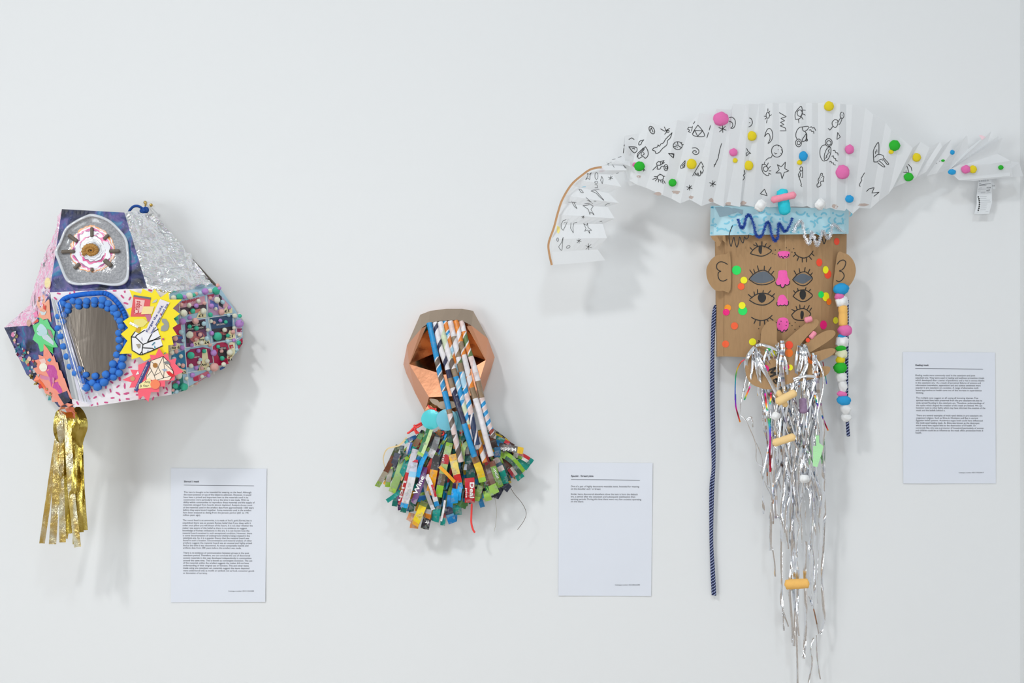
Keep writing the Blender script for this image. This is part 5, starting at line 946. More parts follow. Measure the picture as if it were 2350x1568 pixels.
ARC = [(275, 350, 55, -40, 60), (470, 350, 60, 20, 160), (265, 450, 60, 100, 230), (380, 445, 50, 20, 110), (320, 600, 60, 200, 320), (430, 540, 55, 60, 170), (510, 540, 50, 180, 280), (640, 560, 60, 90, 200), (840, 460, 60, 20, 110), (780, 420, 40, 200, 320), (930, 430, 45, 150, 260), (1030, 430, 50, 120, 230), (1080, 320, 60, 30, 140), (1200, 420, 60, 90, 200), (1380, 320, 60, 10, 170), (1500, 360, 35, 100, 200), (1600, 360, 40, 100, 200), (1690, 370, 35, 190, 350), (1900, 340, 55, 20, 150), (2010, 350, 50, -60, 60), (1510, 500, 60, -90, 40), (1650, 450, 55, 140, 280), (1700, 480, 60, 20, 110), (1810, 440, 60, 120, 230), (1880, 440, 50, 130, 230), (1995, 460, 55, 120, 240), (1500, 590, 55, 150, 250), (1900, 520, 50, 200, 300), (1640, 590, 50, 60, 160), (1330, 500, 55, 10, 120), (560, 330, 45, 30, 120), (870, 600, 60, 200, 310), (1130, 560, 50, 200, 300), (740, 590, 50, 20, 140), (200, 540, 45, 250, 330), (1310, 590, 45, 190, 300), (1780, 590, 55, 180, 300), (640, 450, 50, 130, 250), (200, 300, 40, 250, 340), (850, 300, 50, 10, 120), (960, 330, 40, 60, 170)]
for x, y, r_, a0, a1_ in ARC:
    arcs = [h5([(x+r_*math.cos(math.radians(a0+(a1_-a0)*k/5)), y+r_*.8*math.sin(math.radians(a0+(a1_-a0)*k/5))) for k in range(6)])]
    ink('brush_mark', arcs, 4.0, HB, M_BANDP, band, .4)
for x, y in ((350, 325), (470, 440), (270, 545), (545, 605), (1105, 425), (1570, 445), (1935, 420), (190, 610), (1350, 600), (700, 400), (1810, 345), (1250, 600), (1040, 560)): ink('brush_mark', [h5([(x, y)])], 4.2, HB, M_BANDP, band, .4)
decal('grey_tape', h5([(235, 262), (395, 262), (610, 300), (600, 365), (540, 330), (410, 375), (300, 395)]), HB, mat('grey_tape', K(150, 178, 192), .4), heal, .8, .2, 20)
# --- pipe cleaners
def chenille(name, pts, col_m, parent, core, r=.0036, seed=0):
    P = pixpath(pts, 8); rr_ = random.Random(seed); vs, fs, _ = tube_geo(P, .0012, 6)
    fr = frames(P)
    for i in range(len(P)-1):
        for k in range(16):
            u = rr_.random(); c = P[i].lerp(P[i+1], u); a = rr_.uniform(0, 6.283); dv = fr[i][1]*math.cos(a)+fr[i][2]*math.sin(a)+fr[i][0]*rr_.uniform(-.3, .3)
            s = fr[i][0]*.00035; n = len(vs); q = c+dv*r*rr_.uniform(.75, 1.1); vs += [c-s, c+s, q+s*.6, q-s*.6]; fs.append((n, n+1, n+2, n+3))
    return mesh(name, vs, fs, col_m, parent)
chenille('blue_pipe_cleaner', h5([(545, 420, 96), (570, 510, 98), (598, 545, 100), (630, 500, 100), (650, 410, 98), (685, 365, 98), (720, 410, 98), (760, 530, 96), (780, 630, 96), (825, 665, 98), (870, 630, 98), (905, 520, 98), (945, 460, 98), (975, 540, 96), (1000, 660, 98), (1040, 715, 98), (1075, 660, 98), (1078, 560, 98), (1095, 475, 98), (1130, 540, 98), (1170, 590, 98), (1215, 540, 98), (1272, 408, 96)]), mat('blue_chenille', K(24, 72, 165), .6), heal, None, .0042, 1)
chenille('silver_pipe_cleaner', h5([(1282, 600, 94), (1320, 500, 96), (1380, 448, 98), (1415, 530, 96), (1440, 660, 94), (1490, 755, 94), (1515, 660, 94), (1530, 595, 94), (1560, 680, 94), (1600, 780, 92), (1640, 680, 92), (1670, 580, 92), (1710, 640, 90), (1750, 680, 88), (1785, 600, 86), (1800, 505, 84), (1850, 510, 78), (1900, 560, 68), (1965, 612, 52)]), foil('silver_chenille', (.82, .83, .86, 1), .25, 100, .2), heal, None, .0042, 2)

# --- pleated paper headdress
def paper_translucent():
    m = bpy.data.materials.new('white_pleated_paper'); m.use_nodes = True; t = m.node_tree; t.nodes.clear(); o_ = node(t, 'ShaderNodeOutputMaterial')
    d_ = node(t, 'ShaderNodeBsdfDiffuse'); d_.inputs[0].default_value = (.86, .87, .885, 1); tr = node(t, 'ShaderNodeBsdfTranslucent'); tr.inputs[0].default_value = (.86, .87, .88, 1)
    x = node(t, 'ShaderNodeMixShader'); x.inputs[0].default_value = .34; t.links.new(d_.outputs[0], x.inputs[1]); t.links.new(tr.outputs[0], x.inputs[2])
    n = node(t, 'ShaderNodeTexNoise', Scale=25.0, Detail=3.0); t.links.new(objco(t), n.inputs['Vector']); bu = node(t, 'ShaderNodeBump', Strength=.15, Distance=.004); t.links.new(n.outputs['Fac'], bu.inputs['Height']); t.links.new(bu.outputs[0], d_.inputs['Normal'])
    t.links.new(x.outputs[0], o_.inputs[0]); return m
M_PLEAT = paper_translucent()
MAIN = [(1433, 312, 1434, 392), (1467, 306, 1445, 414), (1492, 280, 1461, 424), (1524, 292, 1482, 431), (1554, 275, 1521, 448), (1584, 282, 1540, 456), (1604, 260, 1561, 467), (1636, 265, 1584, 458), (1646, 250, 1609, 473), (1679, 252, 1636, 464), (1681, 238, 1661, 475), (1712, 241, 1666, 469), (1719, 238, 1698, 475), (1741, 240, 1702, 469), (1744, 237, 1729, 475), (1757, 239, 1748, 473), (1773, 236, 1768, 476), (1788, 238, 1790, 474), (1804, 236, 1806, 475), (1820, 237, 1823, 474), (1836, 235, 1843, 475), (1850, 237, 1852, 473), (1863, 236, 1864, 478), (1878, 237, 1880, 475), (1893, 235, 1896, 480), (1912, 237, 1906, 477), (1929, 238, 1918, 482), (1942, 240, 1939, 484), (1956, 240, 1943, 479), (1987, 247, 1956, 491), (2004, 263, 1972, 477), (2032, 281, 1998, 479), (2046, 299, 2016, 462), (2066, 315, 2039, 445), (2094, 340, 2050, 431),
        (2113, 325, 2053, 429), (2133, 339, 2102, 409), (2157, 325, 2104, 408), (2163, 337, 2126, 393), (2183, 320, 2127, 404), (2183, 350, 2150, 398), (2220, 310, 2174, 391)]
vs = []; fs = []; NV = 8
for i, (tx, ty, bx_, by) in enumerate(MAIN):
    u = i/(len(MAIN)-1); base = 104 if i < 26 else 104-(i-26)*4.2; amp = (5 if i % 2 == 0 else -4)*(1 if i < 14 else .75)
    for j in range(NV+1):
        t = j/NV; vs.append(V(tx+(bx_-tx)*t+.8*math.sin(i*2.1+t*3), ty+(by-ty)*t, base+amp*(.8+.5*math.sin(i*1.7))*(1-.35*t if 10 < i < 30 else 1)+8*math.sin(math.pi*t)*.4+(6*(1-t))))
W = NV+1; fs = [(i*W+j, i*W+j+1, (i+1)*W+j+1, (i+1)*W+j) for i in range(len(MAIN)-1) for j in range(NV)]
hd = mesh('pleated_headdress', vs, fs, M_PLEAT, heal)
LEFT = h1([(130, 1515, 670, 1470), (115, 1380, 590, 1360), (118, 1250, 685, 1240), (165, 1110, 640, 1090), (190, 1000, 765, 1035), (222, 890, 690, 915), (262, 800, 808, 880), (320, 700, 700, 780), (400, 640, 832, 713), (460, 580, 745, 580), (590, 545, 890, 540), (640, 500, 850, 470), (750, 420, 930, 505), (838, 385, 915, 430), (855, 300, 925, 345), (865, 192, 930, 480)])
LEFT = [(a, b, 1240+c/4.481, 270+d/4.481) for a, b, c, d in LEFT]; vs = []
for i, (lx, ly, rx, ry) in enumerate(LEFT):
    base = 122-i*.8; amp = -7 if i % 2 else 7
    if i == 0: amp = -12
    for j in range(NV+1):
        t = j/NV; vs.append(V(lx+(rx-lx)*t, ly+(ry-ly)*t+.6*math.sin(i+t*4), base+amp*(.45+.55*t)+(0 if i < 15 else -14)))
fs = [(i*W+j, i*W+j+1, (i+1)*W+j+1, (i+1)*W+j) for i in range(len(LEFT)-1) for j in range(NV)]
hl = mesh('pleated_headdress_tail', vs, fs, M_PLEAT, heal)
RIGHT = [(2220, 310, 2174, 391), (2222, 342, 2176, 392), (2275, 301, 2180, 389), (2266, 328, 2181, 388), (2292, 313, 2184, 386), (2287, 342, 2186, 385), (2301, 316, 2188, 384), (2289, 353, 2190, 386), (2319, 369, 2182, 391), (2320, 388, 2178, 393), (2318, 404, 2201, 414)]
vs = []
for i, (tx, ty, bx_, by) in enumerate(RIGHT):
    base = 40+i*1.2; amp = 5 if i % 2 == 0 else -4
    for j in range(NV+1):
        t = j/NV; vs.append(V(tx+(bx_-tx)*t, ty+(by-ty)*t, base+amp*(1-.6*t)))
fs = [(i*W+j, i*W+j+1, (i+1)*W+j+1, (i+1)*W+j) for i in range(len(RIGHT)-1) for j in range(NV)]
hr = mesh('pleated_headdress_tip', vs, fs, M_PLEAT, heal)
pf1 = panel('paper_end_flap', h4([(1760, 655, 52), (1890, 675, 46), (1950, 880, 40), (1790, 890, 50), (1770, 760, 54)]), M_PLEAT, heal, 0, thick=.3)
pf2 = panel('paper_lower_flap', h4([(830, 790, 50), (1000, 705, 56), (1770, 690, 54), (1800, 888, 50), (1220, 948, 52), (990, 942, 52)]), M_PLEAT, heal, 0, thick=.3)
for pts_ in ([(890, 650, 96), (980, 645, 100), (980, 690, 96), (920, 705, 92)], [(860, 545, 100), (870, 660, 96), (900, 655, 94), (890, 560, 98)]): panel('paper_scrap_tab', h1(pts_), M_PLEAT, heal, 0, thick=.3)
M_STAIN = mat('glue_stain', K(186, 168, 160), .9)
HS = Surf(105).add(hd, hl, hr, pf1, pf2)
for x, y, rx, ry in ((1510, 445, 9, 4), (1551, 441, 9, 4), (1586, 453, 5, 4), (1632, 460, 5, 5), (1671, 467, 6, 4), (1706, 466, 7, 4), (1466, 405, 5, 3), (1916, 474, 7, 5), (1981, 470, 12, 3)):
    decal('glue_stain', ring(x, y, rx, ry, 14, jit=.25), HS, M_STAIN, hd, .3, .1, 12)
# kraft strip along the tail
M_KS = cardmat('kraft_strip', K(196, 152, 112))
strip('kraft_edge_strip', pixpath(h1([(118, 1518, 118), (92, 1400, 122), (86, 1290, 124), (140, 1130, 128), (180, 980, 130), (228, 840, 130), (320, 690, 128), (430, 592, 124), (520, 532, 120), (632, 508, 116)]), 6), 4.6*S, M_KS, heal, bow=.0008)
# doodles in marker pen
def ast(x, y, r, k=.35): return [[(x-r, y-r*k), (x+r, y+r*k)], [(x, y-r), (x+r*.1, y+r)], [(x+r*.8, y-r*.7), (x-r*.8, y+r*.8)]]
def cl(p): return p+[p[0]]
def el_(x, y, rx, ry, rot=0): q = ring(x, y, rx, ry, 14, rot); return q+[q[0]]
DOOD = [(h1, 1.9, [
    [el_(1147, 128, 24, 42, -.5), [(1132, 135), (1140, 102), (1160, 150)]], [[(1235, 115), (1280, 140), (1330, 110)], [(1275, 95), (1300, 150)], [(1278, 172), (1312, 130)], el_(1312, 140, 12, 12)], [[(910, 225), (940, 208), (965, 225)]],
    [cl([(1065, 228), (1020, 245), (1012, 280), (1035, 275), (1045, 250)])], [cl([(910, 300), (985, 305), (993, 340), (970, 362), (945, 345)]), [(945, 320), (965, 315), (970, 326)]],
    [[(1080, 298), (1105, 340), (1107, 388), (1080, 418), (1055, 400), (1012, 420), (1005, 390), (1040, 345), (1080, 298)], [(1072, 320), (1036, 370), (1040, 395), (1070, 375), (1060, 358)], [(1060, 310), (1000, 370), (995, 408)]],
    [cl([(1355, 155), (1335, 210), (1310, 235), (1300, 280), (1265, 310), (1245, 330), (1225, 355), (1190, 370), (1180, 345), (1155, 335), (1165, 315), (1205, 300), (1210, 280), (1225, 295), (1240, 270), (1265, 260), (1290, 220), (1340, 170)])],
    [cl([(1318, 368), (1375, 372), (1365, 412)])], [[(1155, 540), (1200, 495), (1195, 470), (1215, 450), (1240, 460), (1235, 490), (1205, 490)], [(1205, 500), (1200, 530), (1230, 530), (1245, 500), (1280, 500)], [(1230, 455), (1275, 440), (1250, 470), (1280, 460), (1240, 485)], el_(1292, 515, 20, 32), el_(1295, 515, 9, 14)],
    [el_(1235, 615, 32, 28), [(1155, 635), (1200, 620)], [(1170, 607), (1205, 608)], [(1200, 632), (1182, 652)], [(1217, 642), (1215, 664)], [(1237, 645), (1242, 668)], [(1255, 645), (1262, 682)], [(1265, 640), (1285, 678)], [(1228, 578), (1242, 588)], [(1262, 604), (1282, 604)]], [[(1060, 552), (1066, 530), (1077, 546)]],
    [[(860, 310), (853, 365)], [(865, 280), (858, 300)]]]),
  (h1, 1.1, [
    [cl([(465, 640), (490, 600), (480, 570), (505, 585), (525, 565), (510, 600), (508, 640), (490, 620)])], [el_(577, 600, 16, 35), el_(575, 665, 15, 12), [(560, 690), (582, 690), (590, 720), (560, 720)]], [cl([(632, 602), (645, 635), (638, 682), (620, 645)])], ast(722, 620, 24), [cl([(395, 735), (420, 770), (445, 772), (420, 740)])],
    [cl([(520, 755), (560, 745), (600, 785), (655, 852), (610, 815), (570, 775)]), [(560, 735), (605, 738)]], [[(470, 820), (510, 860), (540, 885)], [(480, 850), (530, 870)], [(455, 885), (530, 880)], [(550, 860), (575, 860)]], [cl([(320, 860), (345, 870), (378, 938), (350, 915)]), [(290, 870), (370, 872)]],
    [cl([(438, 905), (490, 900), (510, 890), (545, 910), (520, 945), (555, 1003), (515, 970), (510, 1000), (495, 945)])], ast(440, 1022, 16), [[(315, 1080), (312, 1140), (340, 1188), (335, 1130), (345, 1085), (380, 1075)]], [[(215, 1095), (235, 1060), (290, 1042), (255, 1120), (235, 1160), (215, 1140), (215, 1095)], [(240, 1085), (270, 1070)]],
    [cl([(445, 1090), (475, 1110), (485, 1085), (490, 1130), (530, 1160), (500, 1160), (510, 1195), (485, 1155), (455, 1170), (470, 1140)])], [el_(178, 1255, 9, 18)], [cl([(235, 1230), (228, 1300), (220, 1365), (190, 1330), (215, 1290)])], [el_(287, 1330, 20, 12, -.5)], ast(397, 1268, 25), ast(495, 1328, 34), [[(685, 460), (705, 492)], [(720, 450), (760, 512)], [(740, 432), (772, 424)], [(690, 480), (710, 470)]], [[(800, 410), (832, 400)]], [[(610, 1070), (630, 1066), (640, 1082)]], [[(665, 905), (690, 885), (722, 888)]], [cl([(850, 480), (885, 520), (870, 515)])], [[(780, 575), (805, 568)]]]),
  (h2, 1.8, [
    [cl([(568, 375), (500, 490), (560, 522), (652, 518), (630, 450)]), [(500, 490), (530, 445), (630, 450)], [(530, 445), (565, 520), (630, 450)]], [[(490, 405), (450, 405), (435, 430), (465, 440), (445, 460), (475, 470)]], [[(530, 330), (510, 360)], [(500, 390), (485, 455)]], [[(730, 380), (715, 440)], [(705, 470), (685, 540)]],
    [el_(310, 640, 58, 50), [(305, 590), (315, 640), (260, 655)], [(315, 640), (355, 665)], [(275, 620)], [(290, 632)], [(285, 670)], [(305, 665)], [(350, 610), (365, 598)], [(360, 630), (385, 628)]], [cl([(190, 738), (262, 755), (255, 800)])],
    [[(495, 672), (540, 668), (580, 700), (575, 740), (540, 755), (505, 735), (508, 710), (535, 705), (550, 720), (540, 732)]], [cl([(405, 832), (345, 905), (350, 935), (400, 915)]), [(365, 905), (395, 870)], [(375, 915), (400, 890)]],
    [[(500, 1030), (610, 845), (645, 915), (620, 910), (640, 960), (620, 1000), (600, 960), (605, 1015), (580, 1035), (570, 985), (560, 1030), (540, 990), (530, 1025)]], ast(885, 425, 48), ast(460, 1180, 35), ast(760, 1130, 40), [[(970, 280), (1010, 275), (1045, 310), (1050, 360), (1030, 410), (990, 415), (1015, 390), (1010, 345), (960, 322)]],
    [[(875, 610), (850, 690), (830, 800), (775, 915)], [(775, 885), (795, 885)]], [[(1230, 285), (1255, 295), (1270, 345), (1250, 385), (1222, 400)], [(1228, 345), (1240, 345)]], [[(1195, 675), (1215, 715), (1250, 740), (1220, 745), (1195, 775), (1190, 740), (1205, 725)]], [[(1165, 955), (1175, 1000), (1155, 1020), (1168, 1050), (1148, 1085)]],
    [el_(1467, 250, 22, 38), [(1468, 165), (1468, 200)], [(1495, 195), (1475, 225)], [(1515, 243), (1490, 255)], [(1420, 262), (1445, 265)], [(1430, 300), (1450, 285)], [(1450, 350), (1460, 300)]], [[(1425, 525), (1450, 450), (1485, 418), (1520, 450), (1530, 520), (1510, 580), (1470, 612), (1495, 560), (1490, 500), (1460, 485), (1425, 525)]],
    [el_(1585, 710, 70, 78), [(1555, 730), (1565, 748), (1585, 738)], [(1600, 692)], [(1605, 645)], [(1640, 690), (1660, 720), (1645, 745), (1630, 735)], [(1525, 765), (1510, 795), (1475, 800), (1440, 830)]],
    [[(1395, 880), (1395, 960), (1430, 1010), (1475, 1025), (1480, 990)], [(1395, 880), (1440, 885), (1475, 940)], el_(1440, 940, 30, 32), [(1430, 845), (1420, 880)], [(1475, 860), (1455, 900)], [(1505, 905), (1475, 930)], [(1510, 965), (1480, 965)], [(1510, 1010), (1485, 995)]], [cl([(1425, 1200), (1370, 1258), (1460, 1285)])]]),
  (h3, 1.8, [
    [[(215, 215), (305, 268), (235, 290), (285, 320), (230, 340), (275, 368), (225, 385), (295, 415), (300, 450), (225, 450)]], [cl([(190, 885), (240, 912), (295, 850), (285, 935), (338, 965), (280, 985), (250, 1070), (235, 990), (170, 992), (215, 950)])],
    [cl([(420, 300), (418, 230), (450, 175), (495, 135), (510, 180), (505, 240), (480, 290), (445, 300)]), el_(478, 222, 33, 42), [(512, 182), (552, 184)], [(515, 230), (550, 248)], [(500, 270), (520, 302)], [(462, 302), (466, 348)]],
    [[(510, 400), (470, 410), (435, 460), (428, 520), (445, 560)], cl([(510, 400), (585, 392), (580, 430), (545, 455), (520, 445)]), [(545, 455), (570, 500), (568, 560)], cl([(565, 480), (510, 560), (510, 590), (560, 575)]), el_(463, 605, 38, 50), el_(465, 605, 20, 25), el_(567, 568, 12, 14)], [[(605, 410), (625, 395), (640, 415), (665, 408), (685, 450)], [(598, 440), (620, 435), (630, 460), (655, 455), (660, 485)]],
    [[(845, 420), (865, 440), (880, 425), (905, 390)], cl([(920, 310), (895, 340), (900, 380), (935, 408), (965, 370), (965, 320), (940, 305)]), [(943, 345)], [(965, 345), (1000, 290), (1020, 295), (1000, 350), (980, 372)], el_(1022, 250, 25, 40), [(1022, 248)]], [cl([(965, 470), (1000, 530), (955, 562)])],
    [el_(850, 600, 45, 50), el_(852, 605, 28, 28), [(810, 630), (770, 640), (740, 690), (740, 770), (770, 830), (800, 838)], el_(836, 745, 36, 92, .3), [(860, 680), (845, 710), (860, 730), (835, 740)], [(840, 750), (815, 775), (830, 785), (805, 805)]], [[(905, 703), (930, 703), (940, 730), (965, 735), (970, 765)], [(890, 778), (910, 770), (915, 800), (940, 805), (940, 830), (968, 840)], [(860, 850), (880, 840), (890, 865), (910, 860), (915, 885), (940, 890)]],
    [el_(497, 940, 17, 28), [(485, 965), (460, 1010), (465, 1045), (480, 1040), (490, 990)], [(515, 960), (515, 1050), (500, 1045)], [(470, 1045), (500, 1140), (490, 1150), (505, 1165)]], [cl([(750, 995), (770, 1000), (765, 1030), (788, 1040), (780, 1080), (785, 1100), (765, 1095), (745, 1110), (750, 1150), (730, 1165), (705, 1175), (700, 1140), (720, 1120), (715, 1080), (735, 1040)]), [(740, 1070)], [(755, 1050)], [(735, 1090)]],
    [[(1495, 745), (1490, 598), (1430, 690), (1425, 760), (1430, 850)], [(1440, 790), (1480, 755), (1520, 755), (1555, 775), (1560, 800), (1620, 870), (1600, 880), (1545, 805)], [(1430, 850), (1470, 850), (1500, 838), (1570, 905), (1550, 912), (1480, 860)], [(1500, 825), (1530, 815), (1545, 830)], [(1450, 710), (1452, 745)], [(1468, 690), (1470, 725)]], [[(1310, 990), (1270, 1060), (1275, 1085), (1255, 1120), (1245, 1150), (1255, 1165)]], [[(1335, 1230), (1370, 1195), (1435, 1180), (1405, 1250), (1500, 1238), (1430, 1292)]],
    [[(1870, 878), (1910, 920), (1920, 965)], [(1855, 900), (1880, 980)], [(1810, 982), (1885, 990)], [(1845, 968)]]]),
  (h4, 1.5, [[[(650, 686)], [(695, 654)]]])]
def soft(p):
    if len(p) < 5: return p
    t = []
    for a, b, c in zip(p, p[1:], p[2:]):
        u = math.atan2(b[1]-a[1], b[0]-a[0]); v = math.atan2(c[1]-b[1], c[0]-b[0]); t.append(abs((v-u+math.pi) % (2*math.pi)-math.pi))
    return smooth_path(p, False, 4) if sum(t)/len(t) < 1.15 else p
for cr, wd, items in DOOD:
    for it in items: ink('doodle', [soft(cr(p)) for p in it], wd*.86, HS, M_INK, hl if wd == 1.1 else hd, .5)
# felt dots on the headdress
FD = {'p': felt('hot_pink_pompom', K(255, 112, 176)), 'y': felt('yellow_pompom', K(242, 208, 12)), 'g': felt('green_pompom', K(22, 178, 30)), 'b': felt('sky_blue_pompom', K(22, 155, 215))}
for x, y, rx, ry, c, cr, sc in [(866, 296, 94, 84, 'p', h2, 5.6), (487, 876, 62, 64, 'y', h2, 5.6), (243, 1118, 48, 48, 'g', h2, 5.6), (1263, 516, 57, 60, 'y', h2, 5.6), (1026, 726, 50, 48, 'p', h2, 5.6), (1048, 830, 30, 30, 'y', h2, 5.6), (1222, 895, 55, 60, 'y', h2, 5.6), (1020, 502, 52, 48, 'g', h1, 4.481), (973, 486, 24, 24, 'p', h1, 4.481),
        (853, 134, 60, 60, 'y', h3, 5.6), (523, 776, 54, 60, 'b', h3, 5.6), (476, 857, 33, 30, 'y', h3, 5.6), (1118, 688, 54, 58, 'p', h3, 5.6), (1028, 980, 84, 86, 'p', h3, 5.6), (1697, 640, 68, 68, 'g', h3, 5.6), (1652, 720, 32, 28, 'y', h3, 5.6), (1116, 1325, 52, 48, 'b', h3, 5.6), (1878, 1045, 60, 54, 'g', h3, 5.6),
        (350, 597, 62, 64, 'y', h4, 6.533), (885, 520, 34, 36, 'b', h4, 6.533), (745, 645, 28, 18, 'g', h4, 6.533), (878, 815, 58, 42, 'b', h4, 6.533), (1195, 775, 55, 58, 'y', h4, 6.533), (1088, 775, 66, 60, 'p', h4, 6.533), (1613, 748, 38, 34, 'g', h4, 6.533)]:
    px, py = cr([(x, y)])[0]; pom('felt_dot', HS.hit(px, py, min(rx, ry)/sc*S*420), 1, FD[c], heal, scale=(rx/sc*S, min(rx, ry)/sc*S*.55, ry/sc*S), rot=(0, 0, .0001))
sausage('pink_felt_roll', V(*h3([(108, 1345)])[0], 128), V(*h3([(432, 1270)])[0], 130), .0075, felt('rose_felt', K(238, 140, 160)), heal, bend=.0006)
sausage('cyan_felt_roll', V(*h3([(246, 1196)])[0], 122), V(*h3([(292, 1530)])[0], 112), .0122, felt('cyan_felt', K(20, 190, 208)), heal)
M_MARSH = felt('white_foam', K(238, 238, 238))
def foam_block(x, y, r, d, rot, parent=heal, name='white_foam_block', sx=1, sy=1, sk=0):
    bm = bmesh.new(); bmesh.ops.create_cube(bm, size=2*r); bmesh.ops.bevel(bm, geom=bm.edges[:], offset=r*.28, segments=3, affect='EDGES')
    c = V(x, y, d)
    for v in bm.verts:
        v.co = Vector((v.co.x*sx+v.co.z*sk, v.co.y*.75, v.co.z*sy))*(1+.05*noise.noise(v.co*220+Vector((x, y, 0)))); v.co.rotate(Matrix.Rotation(rot, 3, 'Y')); v.co += c
    return bm_obj(name, bm, M_MARSH, parent, True)
foam_block(*h5([(842, 245)])[0], 10.5*S, 126, .62, sy=1.12); foam_block(*h5([(1637, 228)])[0], 10.0*S, 122, .66, sy=1.1)
# receipt hanging from the tip of the headdress
h9 = crop(2220, 380, 13.07)
M_REC = mat('thermal_receipt_paper', K(226, 229, 232), .5); RC = Flat(lambda x, y: 22-(y-410)*.06)
rec = decal('receipt', h9([(340, 430), (720, 403), (738, 700), (735, 900), (742, 1100), (650, 1450), (430, 1460), (205, 1450), (280, 1150), (278, 900), (300, 700)]), RC, M_REC, heal, 0, .2, 8)
decal('receipt_tail', h9([(730, 420), (800, 560), (850, 700), (745, 720)]), Flat(18), M_REC, heal, 0, .2, 8)
def marks(parent, cr, rows_, wd, surf, m):
    for x0, y0, x1, y1 in rows_: ink('receipt_print', [cr([(x0, y0), (x1, y1)])], wd, surf, m, parent, .4)
M_FAINT = mat('faint_thermal_ink', K(165, 168, 174, 1), .6); M_THERM = mat('thermal_ink', K(84, 86, 92, 1), .6)
marks(rec, h9, [(350, 548, 415, 540), (350, 585, 705, 540), (355, 605, 570, 588)], .9, RC, M_THERM)
marks(rec, h9, [(340, 682, 445, 672), (325, 722, 560, 702), (315, 772, 395, 760), (400, 800, 545, 796), (405, 828, 540, 822), (570, 825, 690, 805), (370, 932, 585, 920), (375, 985, 570, 982), (385, 1048, 680, 1034), (395, 1102, 705, 1088), (405, 1155, 605, 1152), (405, 1215, 580, 1208), (395, 1275, 575, 1268), (380, 1332, 555, 1324), (285, 1398, 340, 1395), (545, 1388, 630, 1382)], .7, RC, M_FAINT)
for i in range(8): decal('receipt_bullet', ring(*h9([(328+34*math.sin(i/7*math.pi)**.8, 942+i*57)])[0], 1.75, 1.95, 10), RC, M_BLK, rec, .3, .1)
for i, x in enumerate((362, 430, 490, 545, 610)): marks(rec, h9, [(x-18, 460-i*6, x+20, 456-i*6), (x-14, 495-i*8, x+22, 488-i*8)], 1.2, RC, M_FAINT)
text('receipt_number', '1934', *h9([(585, 690)])[0], 5.4, RC, M_THERM, rec, width=8.6, ang=3, off=.4); text('receipt_number', '007', *h9([(575, 780)])[0], 5.6, RC, M_THERM, rec, width=8.8, ang=5, off=.4)
text('receipt_number', '35', *h9([(750, 625)])[0], 4, Flat(18), M_THERM, heal, width=5.5, ang=0, off=.4)
# tail pieces of pale colour showing through the paper
for pts_, c, cr in [([(170, 1110), (198, 1125), (203, 1165), (185, 1195), (170, 1180)], (250, 228, 140), h1), ([(600, 555), (640, 520), (665, 545), (640, 560)], (244, 212, 220), h1), ([(420, 718), (440, 708), (468, 706), (465, 714)], (150, 205, 228), h1), ([(1285, 265), (1330, 265), (1390, 295), (1330, 335)], (246, 206, 220), h4)]:
    decal('coloured_patch', cr(pts_), HS, mat('patch_%d' % c[2], K(*c), .8), hd, .4, .1, 10)

# --- cardboard hand under the chin
HAND = h6([(890, 570), (930, 520), (985, 500), (1040, 515), (1060, 560), (1062, 660), (1058, 770), (1090, 800), (1180, 770), (1260, 690), (1380, 590), (1500, 495), (1570, 475), (1615, 490), (1625, 535), (1590, 590), (1480, 690), (1360, 835), (1400, 830), (1460, 790), (1600, 690), (1720, 630), (1800, 622), (1845, 648), (1840, 700), (1740, 780), (1600, 870), (1470, 945), (1545, 930), (1680, 885), (1790, 862), (1845, 880), (1842, 920), (1780, 975), (1680, 1020), (1560, 1075), (1590, 1120), (1680, 1110), (1765, 1110), (1782, 1145), (1750, 1210), (1680, 1255), (1600, 1258), (1500, 1290), (1350, 1310), (1150, 1360), (1000, 1410), (920, 1422), (820, 1390), (720, 1350), (660, 1260), (640, 1170), (645, 1060), (680, 980), (760, 900), (820, 850), (850, 760), (850, 640)])
HF = Flat(lambda x, y: 98+(y-790)*.10)
hand = decal('cardboard_hand', chaikin(HAND, 2), HF, M_CARD2, heal, 0, 3, 30)
HN = Flat(lambda x, y: 101.2+(y-790)*.10)
for i, (x, y, rx, ry, c) in enumerate([(950, 905, 45, 40, 'g'), (1008, 940, 48, 43, 'y'), (1225, 825, 52, 54, 'r'), (1225, 930, 52, 56, 'O'), (1522, 1018, 52, 58, 'O'), (905, 1140, 52, 50, 'm'), (1240, 1125, 36, 40, 'y'), (1190, 1120, 40, 42, 'm'), (1475, 760, 28, 30, 'r')]):
    px, py = h6([(x, y)])[0]; decal('dot_sticker', ring(px, py, rx/5.808, ry/5.808), HN, STM[c], hand, .2+.25*(i % 3), .2, 30)
M_TAPE = mat('black_tape', K(40, 32, 26, 1), .5)
ink('tape_letter', [h6(p) for p in ([(935, 1170), (1050, 1125)], [(1050, 1125), (985, 1195)], [(985, 1195), (1080, 1200)], [(1080, 1200), (965, 1250)])], 4.6, HN, M_TAPE, hand, .4)
ink('tape_letter', [h6(p) for p in ([(1020, 1290), (1080, 1275)], [(1050, 1270), (1065, 1330)], [(1015, 1300), (1050, 1340)])], 3.6, HN, M_TAPE, hand, .4)
sausage('pink_felt_stub', V(*h6([(1430, 500)])[0], 96), V(*h6([(1535, 470)])[0], 98), .0062, felt('rose_felt', K(238, 140, 160)), heal); sausage('pink_felt_stub', V(*h6([(1505, 735)])[0], 98), V(*h6([(1575, 650)])[0], 96), .0055, felt('rose_felt', K(238, 140, 160)), heal)

